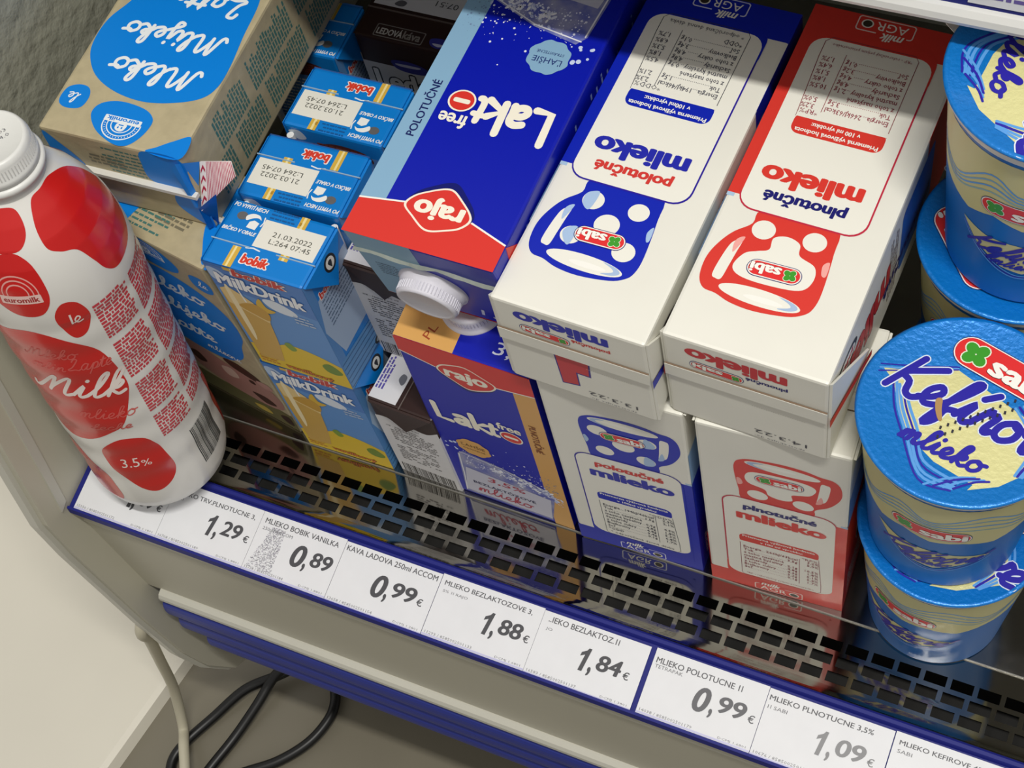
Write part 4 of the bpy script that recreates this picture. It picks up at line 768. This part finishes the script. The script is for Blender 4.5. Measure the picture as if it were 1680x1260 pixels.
vs = [(x, y, z) for y, z in lipy for x in (X0, X1)]; g.add(vs, [(2 * i, 2 * i + 2, 2 * i + 3, 2 * i + 1)[::-1] for i in range(4)], STEEL, True)
g.build('perforated_grille', fr)
cv = MB(); cv.box((X0, -.079, -.06), (X1, .0, -.058), DARKC); cv.box((X0, -.0005, -.058), (X1, .001, -.0024), DARKC); cv.build('air_duct', fr)
rl = MB(); rp = [(-.0462, -.008), (-.0460, .0050), (-.0472, .0056), (-.0490, .0050), (-.0503, .0022), (-.0888, -.0040), (-.0892, -.0022), (-.0908, -.0026), (-.0914, -.0085), (-.086, -.0105)]
rl.prism(rp[::-1], 0, X0 + .0005, X1, RAIL); rl.build('price_rail', fr)
fa = MB(); fa.box((X0, -.0878, -.142), (X1, -.079, -.0095), GREY); fa.prism([(-.0878, -.0270), (-.0885, -.0278), (-.0885, -.0288), (-.0878, -.0296)], 0, X0, X1, GREY); fa.build('front_fascia', fr)
lg = MB(); lg.prism([(-.079, -.1400), (-.0890, -.1400), (-.0925, -.1412), (-.0942, -.1438), (-.0946, -.1470), (-.0936, -.1500), (-.0915, -.1520), (-.079, -.1526)], 0, X0 + .012, X1, GREYL, False); lg.build('ledge_moulding', fr)
bp = MB()
for j, (z0, z1, xs) in enumerate(((-.1545, -.1820, .010), (-.1828, -.2090, .012), (-.2098, -.2340, .026))):
    zc, hz = (z0 + z1) / 2, (z1 - z0) / -2; pr_ = [(-.079, z0)] + [(-.088 - .0085 * math.cos(math.pi * (i / 10 - .5)) ** .6, zc - hz * math.sin(math.pi * (.5 - i / 10)) * -1) for i in range(11)] + [(-.079, z1)]
    bp.prism(pr_, 0, X0 + xs, X1, BUMP)
bp.build('bumper', fr)
kp = MB(); kp.box((X0, -.010, -.40), (X1, -.005, -.142), mat('kick_dark', '4A4842', rough=.7)); kp.build('kick_plate', fr)
ep = MB(); prof = [(.43, .62), (.02, .62), (-.050, .300), (-.0740, .111), (-.0860, .046), (-.0920, -.010), (-.0945, -.060), (-.0950, -.140), (-.0930, -.250), (-.085, -.315), (-.066, -.352), (-.03, -.370), (.43, -.372)]
prof = [(.43, .62), (.02, .62), (-.058, .300)] + [(y + .0055, z) for y, z in ((-.0890, .130), (-.0985, .084), (-.1065, .040), (-.1130, .004), (-.1145, -.042), (-.1140, -.100), (-.1135, -.170), (-.1110, -.245), (-.1050, -.290), (-.090, -.338), (-.060, -.366))] + [(-.02, -.378), (.43, -.38)]
ep.prism(prof, 0, -.4135, X0, WALLM if False else GREY); rg = [(-.0600, .200), (-.0740, .111), (-.0860, .046), (-.0950, .0)]
ep.prism(rg + [(y + .007, z + .003) for y, z in rg[::-1]], 0, X0 - .001, X0 + .0012, GREYL); eo = ep.build('end_panel', fr)
tr = MB(); ou = [(.016, .620), (-.066, .300), (-.0890, .130), (-.0985, .084), (-.1065, .040), (-.1130, .004), (-.1145, -.042), (-.1140, -.100), (-.1135, -.170), (-.1110, -.245), (-.1050, -.290), (-.090, -.338), (-.060, -.366), (-.02, -.382)]
inn = [(y + .0062, z + (.002 if z > -.3 else .004)) for y, z in ou][::-1]
tr.prism([(y + .002, z) for y, z in ou] + inn, 0, -.4140, -.4068, GREYL); tr.build('edge_trim', eo)
sw = MB(); sw.box((X0 - .0012, -.045, 0.0), (X0 + .0004, .43, .60), WALLM); sw.build('inner_side_wall', fr)
bw = MB(); bw.box((X0, .43, -.40), (X1, .44, .62), WALLM); bw.build('inner_back_wall', fr)
sh = thing('upper_shelf', 'light grey shelf edge with price strip above the rear kefir cups', 'shelf')
s1 = MB(); s1.box((X0, .1235, .3620), (X1, .43, .3645), GREYL); s1.build('panel', sh)
s2 = MB(); s2.prism([(0.1235, 0.3645), (0.1215, 0.3640), (0.1195, 0.3620), (0.1187, 0.3595), (0.1197, 0.3570), (0.1220, 0.3557), (0.1255, 0.3560), (0.1275, 0.3585), (0.1275, 0.3645)], 0, X0, X1, mat('shelf_lip', 'D2D2CE', rough=.35)); s2.prism([(0.1235, 0.3645), (0.1275, 0.3645), (0.1295, 0.4065), (0.1265, 0.4070)], 0, X0, X1, RAIL); s2.build('price_holder', sh)
s3 = Art(); s3.words(pm('6A5AA0'), 4, 12, 60, 30, 5, 2.6, 2, 5); s3.words(pm('6A5AA0'), 4, 2, 66, 9, 3.5, 1.8, 2, 6)
lbm = mat('label_paper', 'E6E7EA', rough=.5, coat=.25, var=.03, vscale=60)
def card(name, o, u, v, w, h, art, label, cat, group=None):
    U, V = Vector(u).normalized(), Vector(v).normalized(); N = U.cross(V); O = Vector(o); b = MB(); tk = .0003
    q = [(0, 0), (w, 0), (w, h), (0, h)]; b.add([U * x + V * y - N * tk for x, y in q] + [U * x + V * y for x, y in q], [(3, 2, 1, 0), (4, 5, 6, 7), (0, 1, 5, 4), (1, 2, 6, 5), (2, 3, 7, 6), (3, 0, 4, 7)], lbm)
    b.art(art, plane((0, 0, 0), U, V)); ob = b.build(name); ob.location = O; tag(ob, label, cat, group); return ob
card('price_label', (.0760, .1232, .3667), (1, 0, 0), (0, .003, .042), .072, .036, s3, 'white price label on the upper shelf edge', 'price label')

GP = 'price labels in the blue rail'
INK = pm('4C4C50', rough=.5); INK2 = pm('8E8E90', rough=.5)
def price(x0, x1, name, sub, big, cents, label, lay=None, ink=INK, dy=0.0, blot=False, eur=True, cut=None):
    A = Art(); w = x1 - x0; H = 38.0; V = lambda s_: H - s_
    if name: A.text(pm('5A5A5E', rough=.5), name[0], name[1] - x0 + (name[2] - name[1]) / 2, V(5.0 if len(name) < 4 else name[3]), w=name[2] - name[1], h=3.3, bold=.012, L=2, res=3)
    if sub: A.text(pm('7A7A7E', rough=.5), sub[0], sub[1] - x0 + (sub[2] - sub[1]) / 2, V(9.9), w=sub[2] - sub[1], h=2.0, L=2, res=2)
    bx, cx, ex = lay
    if big == '1': A.poly(ink, [(bx - x0 - 3 + px + .14 * py, V(26.1) + py) for px, py in ((2.2, 0), (4.6, 0), (4.6, 13.6), (2.9, 13.6), (2.2, 12), (-.2, 10.4), (-.2, 8.1), (2.2, 9.5))], 3)
    else: A.text(ink, big, bx - x0, V(19.4), h=13.4, w=9.0, bold=.035, shear=.16, L=3, res=5)
    A.text(ink, ',', cx[0] - 3.2 - x0, V(25.0), w=2.0, h=4.6, bold=.03, shear=.1, L=3, res=3)
    A.text(ink, cents, (cx[0] + cx[1]) / 2 - x0, V(18.2), w=cx[1] - cx[0], h=9.0, bold=.03, shear=.1, L=3, res=5)
    if eur: A.text(ink, '€', ex - x0, V(20.4), w=3.6, h=4.4, bold=.012, L=3, res=3)
    r = random.Random(int(x0 * 7)); a1 = w * .48
    A.text(pm('8A8A8E', rough=.5), '%05d / 85850025011%02d' % (10000 + r.randrange(9000), r.randrange(90)), 1.2 + a1 / 2, V(35.6), w=a1 - 1, h=1.7, L=2, res=1)
    A.text(pm('8A8A8E', rough=.5), 'DCMJ 1.%d801' % r.randrange(9), w - 10.5, V(35.9), w=16, h=1.6, L=2, res=1)
    A.rect(pm('C9C8E6', rough=.3), 0, .3, w, 1.3, 2)
    if blot:
        r = random.Random(5)
        for k in range(900):
            s_ = r.random(); wx = (3.5 + 5.2 * s_) if s_ > .35 else 5 * (.5 + s_)
            yy = 8 + 27 * s_; xx = (10 - 7.5 * s_) + (r.random()) * (9 + 9 * s_) - 1; q = .18 + .34 * r.random()
            if xx < .4: continue
            A.rect(pm(r.choice(('9A9AA0', 'B4B4B8', '8A8A92', 'A8A4B0')), rough=.5), xx, V(yy), xx + q * 1.6, V(yy) + q, 1 + (k % 3) * .3)
    t = Vector((0, -.0385, -.0062)).normalized()
    o = Vector((x0 / 1000, -.0505 - .0385 + dy, .0026 - .0062 + .0007))
    return card('price_label', o, (1, 0, 0), -t, w / 1000, .038, A, label, 'price label', GP)
price(-397.5, -336.2, None, None, '1', '09', 'white price label 1,09 half hidden under the milk bottle', (-362.5, (-356, -345), -341))
price(-336.0, -273.2, ('MLIEKO TRV.PLNOTUCNE 3,', -334.5, -277, 6.2), ('5% 1l', -334.5, -328), '1', '29', 'white price label reading 1,29 to the right of the milk bottle', (-303.9, (-295.6, -281.6), -277.6))
price(-273.0, -214.8, ('MLIEKO BOBIK VANILKA', -270, -218.5), ('250ml ACCOM', -270, -249), '0', '89', 'white price label reading 0,89 with a grey worn blotch', (-240.5, (-232, -218.0), -214), blot=True, eur=False)
price(-214.5, -150.0, ('KAVA LADOVA 250ml ACCOM', -213, -152, 3.6), None, '0', '99', 'white price label reading 0,99 below the iced coffee cartons', (-184.5, (-176, -160.5), -157.3), dy=-.0008)
price(-149.7, -84.2, ('MLIEKO BEZLAKTOZOVE 3,', -147, -90.4), ('5% 1l RAJO', -146.5, -130.5), '1', '88', 'white price label reading 1,88 below the blue lactose free cartons', (-114.6, (-106.5, -92.2), -88.9))
price(-84.0, -18.6, ('..IEKO BEZLAKTOZ.1l', -80, -36.6, 4.0), ('JO', -80, -76), '1', '84', 'white price label reading 1,84, left of the bare blue gap in the rail', (-53.6, (-45, -30.5), -27.0), dy=-.0008)
price(-15.4, 50.6, ('MLIEKO POLOTUCNE 1l', -13.6, 36.8, 6.4), ('TETRAPAK', -13.5, 3), '0', '99', 'white price label reading 0,99 below the blue mug cartons', (17.4, (27, 42.5), 46.2), ink=pm('66666A', rough=.5))
price(50.9, 120.4, ('MLIEKO PLNOTUCNE 3,5%', 52.2, 110), ('1l SABI', 52.5, 63.5), '1', '09', 'white price label reading pale grey 1,09 below the red mug cartons', (84.4, (93.5, 109.3), 112.8), ink=INK2, dy=-.0005)
price(121.0, 188, ('MLIEKO KEFIROVE 450g', 124, 172, 5.6), ('SABI', 124, 132), '0', '99', 'white price label for kefir, cut by the lower right frame corner', (152, (161, 176), 180))

# ------------------------------------------------------------------ floor and cables
fl_ = MB(); fl_.box((-2.2, -1.6, -.48), (1.6, .6, -.470), mat('floor_tile', '7E7868', rough=.35, var=.12, vscale=6)); fo = fl_.build('floor'); fo['kind'] = 'structure'
slab = MB(); WT_ = mat('white_tile', 'E6E1D2', rough=.3, var=.05, vscale=5, bump=.12, bscale=40); ed = lambda y: -.5095 + (y + .1085) * .163
vs = [(x if x < -1 else ed(y) + x, y, z) for y in (-1.4, .5) for x, z in ((-1.8, -.4700), (-1.8, -.4575), (-.0105, -.4575), (-.0045, -.4590), (0.0, -.4700))]
slab.add(vs, [(0, 1, 2, 3, 4), (9, 8, 7, 6, 5), (1, 6, 7, 2), (2, 7, 8, 3), (3, 8, 9, 4), (0, 5, 6, 1), (4, 9, 5, 0)], WT_); so = slab.build('trim_1'); so['kind'] = 'structure'
BLKC = mat('cable_black', '0C0C0C', rough=.4); WHC = mat('cable_cream', 'C2BCA6', rough=.45)
def cable(name, paths, r, m, label):
    b = MB()
    for p in paths: b.tube([tuple(q) for q in spl(p)], r, m, 12)
    o = b.build(name); tag(o, label, 'cable'); return o
def spl(P, n=8):
    out = []
    for i in range(len(P) - 1):
        a, b, c, d = P[max(i - 1, 0)], P[i], P[i + 1], P[min(i + 2, len(P) - 1)]
        for k in range(n): t = k / n; out.append([.5 * (2 * b[q] + (c[q] - a[q]) * t + (2 * a[q] - 5 * b[q] + 4 * c[q] - d[q]) * t * t + (3 * b[q] - a[q] - 3 * c[q] + d[q]) * t ** 3) for q in range(3)])
    out.append(P[-1]); return out
zf = -.464
cable('power_cable', [[(-.3982, -.0200, zf + .012), (-.4063, -.0446, zf + .010), (-.4163, -.0561, zf + .008), (-.4400, -.0780, zf + .006), (-.4583, -.1099, zf), (-.4715, -.1385, zf), (-.4750, -.1584, zf), (-.4662, -.1731, zf), (-.444, -.176, zf), (-.41, -.1461, zf), (-.3838, -.1248, zf), (-.3652, -.1005, zf), (-.3572, -.0771, zf), (-.3578, -.0597, zf), (-.3653, -.0400, zf + .004), (-.37, -.01, zf + .01)],
                      [(-.392, -.02, zf + .018), (-.4040, -.0420, zf + .018), (-.4158, -.0571, zf + .014), (-.4227, -.0866, zf + .006), (-.4308, -.1192, zf), (-.4388, -.1512, zf), (-.4420, -.1700, zf), (-.452, -.21, zf)]], .0047, BLKC, 'black power cable looped on the floor under the chiller')
cable('white_cable', [[(-.4195, -.05, -.16), (-0.4176, -0.1069, -0.19), (-0.4302, -0.1067, -0.235), (-0.4532, -0.1057, -0.31), (-0.4748, -0.1094, -0.4), (-0.4761, -0.1281, -0.452), (-0.4640, -0.1450, -0.4480), (-0.4500, -0.1680, -0.4480), (-.4360, -.2000, -.4530), (-.4270, -.2250, -.4630), (-.4150, -.2600, -.4652), (-.3600, -.3400, -.4652)]], .0047, WHC, 'cream white cable hanging from the chiller end panel to the floor')
